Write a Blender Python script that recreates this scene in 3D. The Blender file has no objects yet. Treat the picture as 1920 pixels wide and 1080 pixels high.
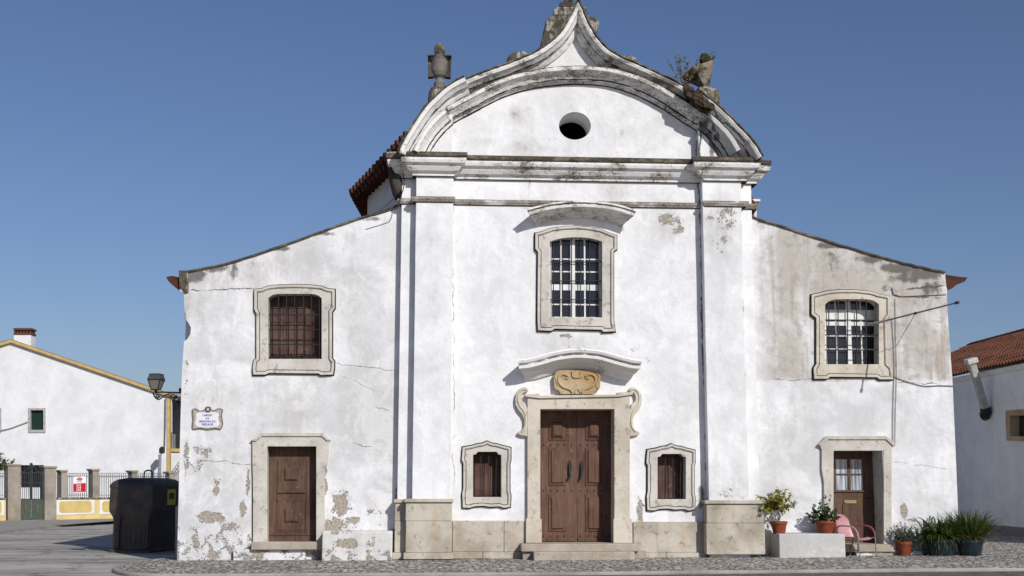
import bpy, bmesh, math, random
from mathutils import Vector, Matrix
random.seed(7)
S = bpy.context.scene
COL = S.collection
rad = math.radians

# ------------------------------------------------------------------ camera
F = 2400.0                      # focal length in pixels of a 1920 px wide picture
EYE = Vector((0.0, -27.6, 1.6))
ROT = (Matrix.Rotation(-rad(3.616), 3, 'Z') @ Matrix.Rotation(math.pi/2 + rad(8.682), 3, 'X') @ Matrix.Rotation(rad(0.087), 3, 'Z'))
cd = bpy.data.cameras.new('camera'); cam = bpy.data.objects.new('camera', cd); COL.objects.link(cam)
cam.matrix_world = Matrix.Translation(EYE) @ ROT.to_4x4()
cd.sensor_width = 36.0; cd.lens = F/1920*36; cd.clip_end = 2000; cd.clip_start = 0.1
S.camera = cam

# ------------------------------------------------------------------ light
SUN = Vector((0.53, -1.0, 0.69)).normalized()
w = bpy.data.worlds.new('World'); S.world = w; w.use_nodes = True
wn = w.node_tree.nodes; bg = wn['Background']
sky = wn.new('ShaderNodeTexSky'); sky.sky_type = 'NISHITA'; sky.sun_disc = False
sky.sun_elevation = math.asin(SUN.z); sky.sun_rotation = math.atan2(SUN.x, SUN.y)
sky.air_density = 1.0; sky.dust_density = .9; sky.ozone_density = 6.5; sky.altitude = 50
tint = wn.new('ShaderNodeMix'); tint.data_type = 'RGBA'; tint.blend_type = 'MULTIPLY'; tint.inputs[0].default_value = 1; tint.inputs[7].default_value = (1.09, .945, .955, 1)
w.node_tree.links.new(sky.outputs[0], tint.inputs[6]); w.node_tree.links.new(tint.outputs[2], bg.inputs[0]); bg.inputs[1].default_value = 0.082
sl = bpy.data.lights.new('sun', 'SUN'); sl.energy = 3.95; sl.angle = rad(0.5); sl.color = (1.0, 0.968, 0.915)
so = bpy.data.objects.new('sun', sl); COL.objects.link(so)
so.rotation_euler = SUN.to_track_quat('Z', 'Y').to_euler(); so.location = (20, -30, 30)
S.view_settings.view_transform = 'Standard'; S.view_settings.look = 'None'
S.view_settings.exposure = 0.0; S.view_settings.gamma = 1.0

# ------------------------------------------------------------------ measuring: a photo pixel to a point on a known plane
def ray(px, py):
    return ROT @ Vector(((px-960)/F, (540-py)/F, -1.0))
def P(px, py, y):               # point on the plane at depth y
    d = ray(px, py); return EYE + d*((y-EYE.y)/d.y)
def G(px, py, z=0.0):           # point on the level z
    d = ray(px, py); return EYE + d*((z-EYE.z)/d.z)
def Q(pts, y):                  # outline on depth y as (x, z)
    return [(lambda p: (p.x, p.z))(P(a, b, y)) for a, b in pts]
def X(px, y, py=700): return P(px, py, y).x
def Z(py, y, px=1080): return P(px, py, y).z

# ------------------------------------------------------------------ objects
def empty(name, loc, label=None, cat=None, group=None):
    o = bpy.data.objects.new(name, None); COL.objects.link(o); o.location = loc; o.empty_display_size = .2
    if label: o['label'] = label; o['category'] = cat
    if group: o['group'] = group
    return o
def origin(o):
    v = Vector((0, 0, 0))
    while o is not None: v += Vector(o.location); o = o.parent
    return v
def obj(name, bm, mat, parent=None, label=None, cat=None, group=None, kind=None, smooth=False, bevel=0.0, base=None):
    bmesh.ops.recalc_face_normals(bm, faces=bm.faces[:])
    me = bpy.data.meshes.new(name)
    off = origin(parent) if parent else (Vector(base) if base is not None else Vector((0, 0, 0)))
    if off.length: bmesh.ops.translate(bm, verts=bm.verts[:], vec=-off)
    if smooth:
        for f in bm.faces: f.smooth = True
    bm.to_mesh(me); bm.free()
    for m in (mat if isinstance(mat, (list, tuple)) else [mat]): me.materials.append(m)
    o = bpy.data.objects.new(name, me); COL.objects.link(o)
    if parent: o.parent = parent
    elif base is not None: o.location = base
    if label: o['label'] = label
    if cat: o['category'] = cat
    if group: o['group'] = group
    if kind: o['kind'] = kind
    if bevel:
        b = o.modifiers.new('bevel', 'BEVEL'); b.width = bevel; b.segments = 2; b.limit_method = 'ANGLE'; b.angle_limit = rad(40)
    if smooth:
        try:
            me.set_sharp_from_angle(angle=rad(42))
        except Exception: pass
    return o
def BM(): return bmesh.new()

# ------------------------------------------------------------------ shapes
def box(bm, x0, x1, y0, y1, z0, z1, mi=0):
    vs = [bm.verts.new(c) for c in ((x0,y0,z0),(x1,y0,z0),(x1,y1,z0),(x0,y1,z0),(x0,y0,z1),(x1,y0,z1),(x1,y1,z1),(x0,y1,z1))]
    for f in ((0,1,2,3),(4,5,6,7),(0,1,5,4),(1,2,6,5),(2,3,7,6),(3,0,4,7)):
        bm.faces.new([vs[i] for i in f]).material_index = mi
    return vs
def pbox(bm, px0, py0, px1, py1, y0, y1, mi=0):       # box whose front is a rectangle measured on depth y0
    a = P(px0, py1, y0); b = P(px1, py0, y0)
    return box(bm, min(a.x, b.x), max(a.x, b.x), y0, y1, min(a.z, b.z), max(a.z, b.z), mi)
def slab(bm, outer, holes, y0, y1, mi=0):
    edges = []
    for loop in [outer] + list(holes):
        vs = [bm.verts.new((x, y0, z)) for x, z in loop]
        edges += [bm.edges.new((vs[i], vs[(i+1) % len(vs)])) for i in range(len(vs))]
    r = bmesh.ops.triangle_fill(bm, use_beauty=True, use_dissolve=False, edges=edges)
    fs = [g for g in r['geom'] if isinstance(g, bmesh.types.BMFace)]
    e = bmesh.ops.extrude_face_region(bm, geom=fs, use_keep_orig=True)
    for g in e['geom']:
        if isinstance(g, bmesh.types.BMVert): g.co.y = y1
        elif isinstance(g, bmesh.types.BMFace): g.material_index = mi
    nv = set(g for g in e['geom'] if isinstance(g, bmesh.types.BMVert))
    for f in bm.faces:
        if any(v in nv for v in f.verts): f.material_index = mi
    for f in fs: f.material_index = mi
def area(l): return sum(l[i-1][0]*l[i][1]-l[i][0]*l[i-1][1] for i in range(len(l)))/2
def inset(loop, d):                                   # positive d shrinks
    n = len(loop); s = 1 if area(loop) > 0 else -1; out = []
    for i in range(n):
        p0, p1, p2 = Vector(loop[i-1]), Vector(loop[i]), Vector(loop[(i+1) % n])
        a = (p1-p0).normalized(); b = (p2-p1).normalized()
        na = Vector((-a.y, a.x))*s; nb = Vector((-b.y, b.x))*s
        m = na+nb
        if m.length < 1e-4: m = na.copy()
        m.normalize(); k = d/max(.35, m.dot(na)); out.append(tuple(p1+m*k))
    return out
def smoothpath(pts, n=6):
    out = []; m = len(pts)
    for i in range(m-1):
        p0 = pts[max(i-1, 0)]; p1 = pts[i]; p2 = pts[i+1]; p3 = pts[min(i+2, m-1)]
        for k in range(n):
            t = k/n; out.append(tuple(.5*((2*p1[j])+(-p0[j]+p2[j])*t+(2*p0[j]-5*p1[j]+4*p2[j]-p3[j])*t*t+(-p0[j]+3*p1[j]-3*p2[j]+p3[j])*t**3) for j in range(len(p1))))
    out.append(tuple(pts[-1])); return out
def rough(loop, step=.25, amp=.006, keep=None):       # hand-made edges: subdivide and jitter
    out = []; n = len(loop)
    for i in range(n):
        a, b = Vector(loop[i]), Vector(loop[(i+1) % n]); k = max(1, int((b-a).length/step))
        for j in range(k):
            p = a.lerp(b, j/k)
            if j: p = p+Vector((random.uniform(-amp, amp), random.uniform(-amp, amp)))
            out.append((p.x, p.y))
    return out
def sweep(bm, path, prof, to3, closed=False, sgn=1, mi=0, jit=0):
    n = len(path); rings = []
    for i in range(n):
        p = Vector(path[i])
        d0 = (p-Vector(path[i-1])).normalized() if (i > 0 or closed) else None
        d1 = (Vector(path[(i+1) % n])-p).normalized() if (i < n-1 or closed) else None
        if d0 is None: d0 = d1
        if d1 is None: d1 = d0
        n0 = Vector((-d0.y, d0.x))*sgn; n1 = Vector((-d1.y, d1.x))*sgn
        m = n0+n1
        if m.length < 1e-3: m = n0.copy()
        m.normalize(); k = 1/max(.3, m.dot(n0))
        jx = random.uniform(-jit, jit) if jit else 0; jt = random.uniform(-jit, jit) if jit else 0
        rings.append([bm.verts.new(to3(p.x+m.x*(a*k+jx), p.y+m.y*(a*k+jx), t+jt)) for a, t in prof])
    L = len(prof)
    for i in range(n if closed else n-1):
        A, B = rings[i], rings[(i+1) % n]
        for j in range(L):
            bm.faces.new((A[j], A[(j+1) % L], B[(j+1) % L], B[j])).material_index = mi
    if not closed:
        bm.faces.new(rings[0][::-1]).material_index = mi; bm.faces.new(rings[-1]).material_index = mi
def densify(path, step):
    out = []
    for i in range(len(path)-1):
        a, b = Vector(path[i]), Vector(path[i+1]); k = max(1, int((b-a).length/step))
        out += [tuple(a.lerp(b, j/k)) for j in range(k)]
    return out+[tuple(path[-1])]
def tube(bm, pts, r, seg=8, r1=None, mi=0):
    pts = [Vector(p) for p in pts]; n = len(pts); rings = []; ref = None
    for i, p in enumerate(pts):
        d = (pts[min(i+1, n-1)]-pts[max(i-1, 0)]).normalized()
        if ref is None: ref = Vector((0, 0, 1)) if abs(d.z) < .9 else Vector((1, 0, 0))
        u = (ref-d*ref.dot(d))
        if u.length < 1e-4: u = d.orthogonal()
        u.normalize(); v = d.cross(u); ref = u
        rr = r if r1 is None else r+(r1-r)*i/(n-1)
        rings.append([bm.verts.new(p+(u*math.cos(2*math.pi*k/seg)+v*math.sin(2*math.pi*k/seg))*rr) for k in range(seg)])
    for i in range(n-1):
        for k in range(seg):
            bm.faces.new((rings[i][k], rings[i][(k+1) % seg], rings[i+1][(k+1) % seg], rings[i+1][k])).material_index = mi
    bm.faces.new(rings[0][::-1]).material_index = mi; bm.faces.new(rings[-1]).material_index = mi
def lathe(bm, c, prof, seg=24, mi=0, sx=1, sy=1, fn=None):
    rings = []
    for r, z in prof:
        ring = []
        for k in range(seg):
            a = 2*math.pi*k/seg; q = 1 if fn is None else fn(a, z)
            ring.append(bm.verts.new((c[0]+r*q*math.cos(a)*sx, c[1]+r*q*math.sin(a)*sy, c[2]+z)))
        rings.append(ring)
    for i in range(len(rings)-1):
        for k in range(seg):
            bm.faces.new((rings[i][k], rings[i][(k+1) % seg], rings[i+1][(k+1) % seg], rings[i+1][k])).material_index = mi
    bm.faces.new(rings[0][::-1]).material_index = mi; bm.faces.new(rings[-1]).material_index = mi
def loft(bm, rings, mi=0):
    R = [[bm.verts.new(p) for p in r] for r in rings]; L = len(R[0])
    for i in range(len(R)-1):
        for k in range(L): bm.faces.new((R[i][k], R[i][(k+1) % L], R[i+1][(k+1) % L], R[i+1][k])).material_index = mi
    bm.faces.new(R[0][::-1]).material_index = mi; bm.faces.new(R[-1]).material_index = mi
def rrect(w, d, r, z, n=4, c=(0, 0)):
    out = []
    for cx, cy, a0 in ((w/2-r, d/2-r, 0), (-w/2+r, d/2-r, 90), (-w/2+r, -d/2+r, 180), (w/2-r, -d/2+r, 270)):
        for k in range(n+1):
            a = rad(a0+90*k/n); out.append((c[0]+cx+r*math.cos(a), c[1]+cy+r*math.sin(a), z))
    return out
def leaf(bm, p, d, up, L, W, bend=.25, mi=0):         # a small folded leaf
    d = d.normalized(); s = d.cross(up)
    if s.length < 1e-3: s = d.orthogonal()
    s.normalize(); u = s.cross(d)
    a = bm.verts.new(p); b = bm.verts.new(p+d*L*.5+s*W*.5+u*W*.12); c = bm.verts.new(p+d*L*.5-s*W*.5+u*W*.12)
    m = bm.verts.new(p+d*L*.5-u*W*.04); e = bm.verts.new(p+d*L-u*L*bend)
    for f in ((a, b, m), (a, m, c), (b, e, m), (m, e, c)): bm.faces.new(f).material_index = mi
def blade(bm, p, az, el, L, W, droop, n=6, mi=0, twist=0):
    p = Vector(p); h = Vector((math.cos(az), math.sin(az), 0)); s = Vector((-math.sin(az), math.cos(az), 0))
    prev = None; e = el
    for i in range(n+1):
        t = i/n; ww = W*(.55+.9*t if t < .4 else (1-t)/.6*.91+.04)*.5
        ss = (s*math.cos(twist*t)+Vector((0, 0, 1))*math.sin(twist*t))
        a = bm.verts.new(p+ss*ww); b = bm.verts.new(p-ss*ww)
        if prev: bm.faces.new((prev[0], prev[1], b, a)).material_index = mi
        prev = (a, b); p = p+(h*math.cos(e)+Vector((0, 0, 1))*math.sin(e))*(L/n); e -= droop/n*(.5+t)

# ------------------------------------------------------------------ materials
class M:
    def __init__(s, name, rough=.85, spec=.25):
        s.mat = bpy.data.materials.new(name); s.mat.use_nodes = True
        s.t = s.mat.node_tree; s.N = s.t.nodes; s.L = s.t.links; s.b = s.N['Principled BSDF']
        s.b.inputs['Roughness'].default_value = rough; s.b.inputs['Specular IOR Level'].default_value = spec
        s._p = None
    def put(s, v, sock):
        if isinstance(v, bpy.types.NodeSocket): s.L.new(v, sock)
        elif v is not None:
            if isinstance(v, (tuple, list)) and len(v) == 3 and sock.type == 'RGBA': v = (*v, 1)
            sock.default_value = v
    def world(s):
        if s._p is None: s._p = s.N.new('ShaderNodeNewGeometry')
        return s._p.outputs['Position']
    def normal(s): s.world(); return s._p.outputs['Normal']
    def local(s): return s.N.new('ShaderNodeTexCoord').outputs['Object']
    def vm(s, op, a, b=None):
        n = s.N.new('ShaderNodeVectorMath'); n.operation = op; s.put(a, n.inputs[0])
        if b is not None: s.put(b, n.inputs[1])
        return n.outputs['Value'] if op in ('LENGTH', 'DOT_PRODUCT') else n.outputs[0]
    def m(s, op, a, b=None, c=False):
        n = s.N.new('ShaderNodeMath'); n.operation = op; n.use_clamp = c; s.put(a, n.inputs[0])
        if b is not None: s.put(b, n.inputs[1])
        return n.outputs[0]
    def xyz(s, v):
        n = s.N.new('ShaderNodeSeparateXYZ'); s.put(v, n.inputs[0]); return n.outputs
    def noise(s, v, scale=1, detail=5, rough=.55, st=None, dist=0):
        if st: v = s.vm('MULTIPLY', v, st)
        n = s.N.new('ShaderNodeTexNoise'); s.put(v, n.inputs['Vector']); n.inputs['Scale'].default_value = scale
        n.inputs['Detail'].default_value = detail; n.inputs['Roughness'].default_value = rough; n.inputs['Distortion'].default_value = dist
        return n.outputs[0]
    def vor(s, v, scale, feat='F1', rnd=1, out='Distance'):
        n = s.N.new('ShaderNodeTexVoronoi'); n.feature = feat; s.put(v, n.inputs['Vector']); n.inputs['Scale'].default_value = scale
        n.inputs['Randomness'].default_value = rnd; return n.outputs[out]
    def ss(s, x, a, b, lo=0, hi=1):
        n = s.N.new('ShaderNodeMapRange'); n.interpolation_type = 'SMOOTHSTEP'; s.put(x, n.inputs[0])
        n.inputs[1].default_value = a; n.inputs[2].default_value = b; n.inputs[3].default_value = lo; n.inputs[4].default_value = hi
        return n.outputs[0]
    def mix(s, f, a, b, mode='MIX'):
        n = s.N.new('ShaderNodeMix'); n.data_type = 'RGBA'; n.blend_type = mode
        s.put(f, n.inputs[0]); s.put(a, n.inputs[6]); s.put(b, n.inputs[7]); return n.outputs[2]
    def bump(s, h, st=.5, d=.01, prev=None):
        n = s.N.new('ShaderNodeBump'); n.inputs['Strength'].default_value = st; n.inputs['Distance'].default_value = d
        s.put(h, n.inputs['Height'])
        if prev is not None: s.L.new(prev, n.inputs['Normal'])
        return n.outputs[0]
    def done(s, col=None, rough=None, nrm=None):
        if col is not None: s.put(col, s.b.inputs['Base Color'])
        if rough is not None: s.put(rough, s.b.inputs['Roughness'])
        if nrm is not None: s.L.new(nrm, s.b.inputs['Normal'])
        return s.mat

def blobs(k, pos, lst, y=0.0):
    """the greatest of a list of elliptical falloffs; each (px, py, rx, ry, strength) measured on the photo"""
    out = None
    for px, py, rx, rz, st in lst:
        c = P(px, py, y)
        l = k.vm('LENGTH', k.vm('MULTIPLY', k.vm('SUBTRACT', pos, (c.x, 0, c.z)), (87/rx, 0, 87/rz)))
        v = k.m('MULTIPLY', k.m('SUBTRACT', 1.3, l, True), st)
        out = v if out is None else k.m('MAXIMUM', out, v)
    return out
def lines(k, pos, lst, wob, y=0.0):
    out = None
    for px0, py0, px1, py1, wid in lst:
        a, b = P(px0, py0, y), P(px1, py1, y); d = Vector((b.x-a.x, b.z-a.z)); L = d.length; d.normalize()
        q = k.vm('SUBTRACT', pos, (a.x, 0, a.z))
        al = k.vm('DOT_PRODUCT', q, (d.x, 0, d.y)); ac = k.vm('DOT_PRODUCT', q, (-d.y, 0, d.x))
        ac = k.m('ABSOLUTE', k.m('ADD', ac, wob))
        m = k.m('MULTIPLY', k.ss(ac, wid*.5, wid, 1, 0), k.m('MULTIPLY', k.ss(al, 0, .1), k.ss(al, L-.1, L, 1, 0)))
        out = m if out is None else k.m('MAXIMUM', out, m)
    return out

def plaster(name, white=(.79, .795, .80), peel=(), grey=(), dark=(), cracks_edges=(), brown=None, y=0.0, low=0.0, wash=.22, crk=.15, relief=.65):
    k = M(name, .92, .15); p = k.world(); x, yy, z = k.xyz(p)
    n1 = k.noise(p, .9, 6, .6); n2 = k.noise(p, 5, 6, .6); n3 = k.noise(p, 26, 5, .65)
    streak = k.noise(p, 1.0, 5, .6, (3.2, 3.2, .28))
    col = k.mix(k.ss(n1, .36, .72), white, tuple(c*.86 for c in white))
    col = k.mix(k.m('MULTIPLY', k.m('MULTIPLY', k.ss(streak, .46, .72), k.ss(n2, .38, .6)), wash*.8), col, (.50, .50, .50))
    pat = k.noise(p, .55, 7, .68, None, .6); col = k.mix(k.m('MULTIPLY', k.ss(pat, .44, .62), wash*.9), col, (.53, .53, .53))
    col = k.mix(k.m('MULTIPLY', k.ss(n2, .55, .8), .22), col, (.52, .51, .49))
    lw_ = k.noise(k.vm('ADD', p, (3, 1, 8)), 1.3, 8, .7, (1, 1, .8), .9)
    col = k.mix(k.ss(lw_, .50, .525, 0, .10+.16*wash), col, (.50, .50, .505)); col = k.mix(k.ss(lw_, .44, .452, .10+.12*wash, 0), col, (.86, .86, .86))
    fine = k.noise(p, 17, 6, .72); col = k.mix(k.ss(fine, .54, .68, 0, .14+.22*wash), col, (.42, .415, .41))
    if grey:
        g = k.m('MULTIPLY', blobs(k, p, grey, y), k.ss(k.m('ADD', k.m('MULTIPLY', n2, .5), k.m('MULTIPLY', streak, .5)), .32, .66))
        col = k.mix(g, col, (.40, .39, .37))
    if brown:
        x0, z0, x1, z1 = brown
        msk = k.m('MULTIPLY', k.m('MULTIPLY', k.ss(x, x0-.1, x0+.8), k.ss(x, x1+.2, x1+1, 1, 0)), k.ss(k.m('ADD', z, k.m('MULTIPLY', n2, .12)), z0+.02, z0+.16))
        st2 = k.noise(p, 1.0, 6, .62, (2.1, 2.1, .22)); st3 = k.noise(k.vm('ADD', p, (7, 0, 3)), 1.0, 6, .6, (4.5, 4.5, .35))
        col = k.mix(k.m('MULTIPLY', msk, k.ss(k.m('ADD', k.m('MULTIPLY', n1, .55), k.m('MULTIPLY', st2, .5)), .36, .60, .06, .9)), col, (.42, .385, .34))
        col = k.mix(k.m('MULTIPLY', msk, k.ss(st3, .5, .68, 0, .75)), col, (.34, .275, .215))
        col = k.mix(k.m('MULTIPLY', msk, k.ss(n2, .48, .62, 0, .5)), col, (.30, .285, .265))
    # peeled render showing sand mortar
    base = k.m('ADD', k.m('MULTIPLY', n2, .62), k.m('MULTIPLY', n3, .38))
    pv = blobs(k, p, peel, y) if peel else None
    if low:
        lv = k.ss(z, .2, low, .54, 0); pv = lv if pv is None else k.m('MAXIMUM', pv, lv)
    bh = k.m('ADD', k.m('ADD', k.m('MULTIPLY', n2, .6), k.m('MULTIPLY', n3, .16)), k.m('MULTIPLY', k.noise(p, 2.2, 3, .5), .9))
    nrm = k.bump(bh, relief, .035)
    if pv is not None:
        e = k.m('ADD', pv, k.m('MULTIPLY', k.m('SUBTRACT', base, .5), 2.6))
        pm = k.m('MULTIPLY', k.ss(e, .58, .66), k.ss(pv, .02, .15))
        rim = k.m('MULTIPLY', k.ss(e, .46, .6), k.ss(pv, .02, .15))
        mort = k.mix(k.ss(n3, .35, .7), (.27, .235, .185), (.45, .405, .335))
        col = k.mix(k.m('MULTIPLY', rim, .35), col, (.42, .40, .37)); col = k.mix(pm, col, mort)
        nrm = k.bump(k.m('SUBTRACT', 1, pm), .9, .045, nrm)
    sp = k.m('MULTIPLY', k.ss(k.noise(p, 38, 3, .6), .70, .76), k.ss(k.noise(p, 1.7, 3, .5), .5, .66))
    col = k.mix(k.m('MULTIPLY', sp, .7), col, (.12, .11, .10))
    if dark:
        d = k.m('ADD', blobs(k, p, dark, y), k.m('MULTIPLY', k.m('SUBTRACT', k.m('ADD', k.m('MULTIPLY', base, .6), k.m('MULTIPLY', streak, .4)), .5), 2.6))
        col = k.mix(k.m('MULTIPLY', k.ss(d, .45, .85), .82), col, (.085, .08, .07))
    if cracks_edges:
        wob = k.m('MULTIPLY', k.m('SUBTRACT', k.noise(p, 2.6, 5, .65), .5), .22)
        c = lines(k, p, cracks_edges, wob, y)
        col = k.mix(k.m('MULTIPLY', c, k.ss(k.noise(p, 3, 2), .38, .5, crk, .9)), col, (.09, .085, .08))
    return k.done(col, nrm=nrm)

def weathered(name, white=(.76, .755, .74), cover=.5, speck=.6, top=(.085, .072, .05), mid=(.40, .37, .33), dark=()):
    k = M(name, .92, .12); p = k.world(); nz = k.xyz(k.normal())[2]
    n1 = k.noise(p, 1.6, 6, .6); n2 = k.noise(p, 9, 6, .65, (.5, 1, 1)); n3 = k.noise(p, 30, 4, .6, (.6, 1, 1))
    a = k.m('ADD', k.m('MULTIPLY', n1, .5), k.m('MULTIPLY', n2, .5))
    col = k.mix(k.ss(a, .62-cover*.25, .80-cover*.25), white, mid)
    col = k.mix(k.m('MULTIPLY', k.ss(k.m('ADD', k.m('MULTIPLY', n3, .6), k.m('MULTIPLY', n1, .4)), .60-speck*.06, .66-speck*.06), .85), col, (.10, .088, .07))
    col = k.mix(k.m('MULTIPLY', k.ss(nz, .45, .8), k.ss(n2, .3, .5)), col, top)
    if dark:
        d = k.m('ADD', blobs(k, p, dark, -.5), k.m('MULTIPLY', k.m('SUBTRACT', a, .5), 3.0))
        col = k.mix(k.m('MULTIPLY', k.ss(d, .4, .95), .8), col, (.13, .12, .105))
    return k.done(col, nrm=k.bump(k.m('ADD', k.m('MULTIPLY', n2, .7), k.m('MULTIPLY', n3, .4)), .5, .02))

def stone(name, a=(.56, .50, .41), b=(.40, .345, .265), och=.4, dirt=.4, pit=.5):
    k = M(name, .9, .18); p = k.world()
    n1 = k.noise(p, 1.4, 6, .6); n2 = k.noise(p, 8, 6, .62); n3 = k.noise(p, 45, 4, .6); st = k.noise(p, 2, 4, .6, (2.5, 2.5, .5))
    col = k.mix(k.ss(n1, .35, .7), a, b)
    col = k.mix(k.m('MULTIPLY', k.ss(st, .55, .75), och), col, (.46, .33, .17))
    col = k.mix(k.m('MULTIPLY', k.ss(n2, .54, .72), dirt), col, (.20, .185, .16))
    col = k.mix(k.m('MULTIPLY', k.ss(n3, .6, .72), pit), col, (.24, .21, .17))
    return k.done(col, nrm=k.bump(k.m('ADD', n2, k.m('MULTIPLY', n3, .4)), .6, .02))

def wood(name, a=(.115, .052, .036), b=(.060, .026, .018), wear=.25):
    k = M(name, .62, .3); p = k.world()
    g = k.noise(p, 3, 6, .65, (9, 9, .7)); n = k.noise(p, 6, 5, .6); f = k.noise(p, 3, 5, .7, (40, 40, 2))
    col = k.mix(k.ss(g, .35, .65), a, b)
    col = k.mix(k.m('MULTIPLY', k.ss(f, .58, .75), wear), col, (.24, .15, .11))
    col = k.mix(k.m('MULTIPLY', k.ss(n, .62, .72), wear), col, (.30, .215, .155)); big = k.noise(p, 1.6, 4, .6); col = k.mix(k.m('MULTIPLY', k.ss(big, .4, .65), wear*.7), col, (.20, .125, .09))
    return k.done(col, nrm=k.bump(k.m('ADD', g, f), .35, .01))

def plain(name, col, rough=.6, spec=.4, metal=0, vary=.15, scale=8, bump=.2):
    k = M(name, rough, spec); p = k.world(); n = k.noise(p, scale, 5, .6)
    c = k.mix(k.ss(n, .3, .75), col, tuple(v*(1-vary*2) for v in col)); k.b.inputs['Metallic'].default_value = metal
    return k.done(c, nrm=k.bump(n, bump, .01))

def tiles(name, f=1.0):
    k = M(name, .85, .2); p = k.world()
    c = k.vor(p, 4.2, 'F1', 1, 'Color'); v = k.xyz(c)[0]; n = k.noise(p, 12, 5, .65); n1 = k.noise(p, 1.2, 4)
    col = k.mix(v, (.215, .080, .045), (.12, .046, .03)); col = k.mix(k.m('MULTIPLY', k.ss(n, .5, .68), .6), col, (.085, .06, .045))
    col = k.mix(k.m('MULTIPLY', k.ss(n1, .5, .75), .35), col, (.27, .15, .095))
    col = k.mix(1.0, col, (f, f, f), 'MULTIPLY')
    return k.done(col, nrm=k.bump(n, .4, .01))

def foliage(name, a, b, c=None):
    k = M(name, .5, .35); p = k.world()
    n = k.noise(p, 9, 3, .6); n2 = k.noise(p, 40, 2)
    col = k.mix(k.ss(n, .35, .65), a, b); col = k.mix(k.m('MULTIPLY', k.ss(n2, .55, .7), .7), col, c or a)
    k.b.inputs['Subsurface Weight'].default_value = 0.0
    tr = k.N.new('ShaderNodeBsdfTranslucent'); k.L.new(col, tr.inputs[0])
    ms = k.N.new('ShaderNodeMixShader'); ms.inputs[0].default_value = .3
    k.done(col); out = k.N['Material Output']
    k.L.new(k.b.outputs[0], ms.inputs[1]); k.L.new(tr.outputs[0], ms.inputs[2]); k.L.new(ms.outputs[0], out.inputs[0])
    return k.mat

def cobble(name):
    k = M(name, .8, .25); p = k.world()
    warp = k.vm('ADD', p, k.vm('MULTIPLY', k.N.new('ShaderNodeTexNoise').outputs['Color'], (.0, .0, 0)))
    q = k.vm('MULTIPLY', warp, (1, 1, 0))
    ed = k.vor(q, 7.4, 'DISTANCE_TO_EDGE', .85); cv = k.xyz(k.vor(q, 7.4, 'F1', .85, 'Color'))
    n = k.noise(p, 1.0, 5, .6); nf = k.noise(p, 30, 4, .6)
    col = k.mix(k.ss(cv[0], .15, .95), (.42, .385, .345), (.70, .66, .595)); col = k.mix(k.ss(cv[1], .76, .84, 0, .6), col, (.24, .22, .20))
    col = k.mix(k.m('MULTIPLY', k.ss(n, .45, .7), .45), col, (.25, .23, .205))
    col = k.mix(k.ss(ed, .04, .15, .95, 0), col, (.115, .10, .085))
    h = k.m('ADD', k.ss(ed, .0, .22), k.m('MULTIPLY', cv[2], .35)); h = k.m('ADD', h, k.m('MULTIPLY', nf, .2))
    return k.done(col, nrm=k.bump(h, 1.0, .035))

def asphalt(name):
    k = M(name, .9, .2); p = k.world()
    n = k.noise(p, .35, 7, .68, (.5, 1.6, 1)); nf = k.noise(p, 60, 3, .7); n2 = k.noise(p, 3, 5, .65)
    col = k.mix(k.ss(n, .40, .60), (.46, .43, .39), (.27, .25, .23))
    col = k.mix(k.m('MULTIPLY', k.ss(n2, .55, .72), .45), col, (.46, .43, .39))
    col = k.mix(k.m('MULTIPLY', k.ss(nf, .5, .7), .4), col, (.13, .125, .118))
    ck = k.vor(k.vm('ADD', p, k.vm('MULTIPLY', (1, 1, 0), n2)), .45, 'DISTANCE_TO_EDGE')
    col = k.mix(k.m('MULTIPLY', k.ss(ck, .008, .02, 1, 0), .7), col, (.05, .047, .045))
    return k.done(col, nrm=k.bump(nf, .5, .01))

m_left = plaster('plaster_left', white=(.73, .73, .735), peel=[(405,912,13,22,.75),(395,970,40,14,.95),(640,945,24,34,.92),(626,985,30,24,.85),(660,975,22,12,.8),(380,848,30,22,.55),(455,955,10,30,.7),(748,925,9,26,1.0),(430,990,60,20,.5),(350,700,6,130,.45),(349,860,10,60,.6),(372,870,26,30,.55),(465,905,7,40,.7),(610,905,6,40,.75),(700,960,30,10,.55)],
    grey=[(545,775,62,60,.55),(430,520,100,30,.75),(520,495,60,24,.6),(400,745,60,26,.6),(385,560,40,60,.35),(690,600,50,120,.3),(430,870,90,60,.4),(660,760,60,50,.35),(350,560,10,40,.7),(585,470,16,50,.4)],
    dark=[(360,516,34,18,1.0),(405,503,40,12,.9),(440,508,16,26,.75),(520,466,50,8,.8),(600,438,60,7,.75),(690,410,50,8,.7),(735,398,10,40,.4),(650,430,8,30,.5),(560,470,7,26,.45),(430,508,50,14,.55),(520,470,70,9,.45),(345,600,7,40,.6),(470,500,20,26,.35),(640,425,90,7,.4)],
    wash=1.0, cracks_edges=[(352,546,478,541,.017),(628,682,745,694,.007),(640,705,705,735,.007),(375,862,475,872,.008),(660,830,700,838,.008),(700,760,735,770,.007)], low=1.6)
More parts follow.
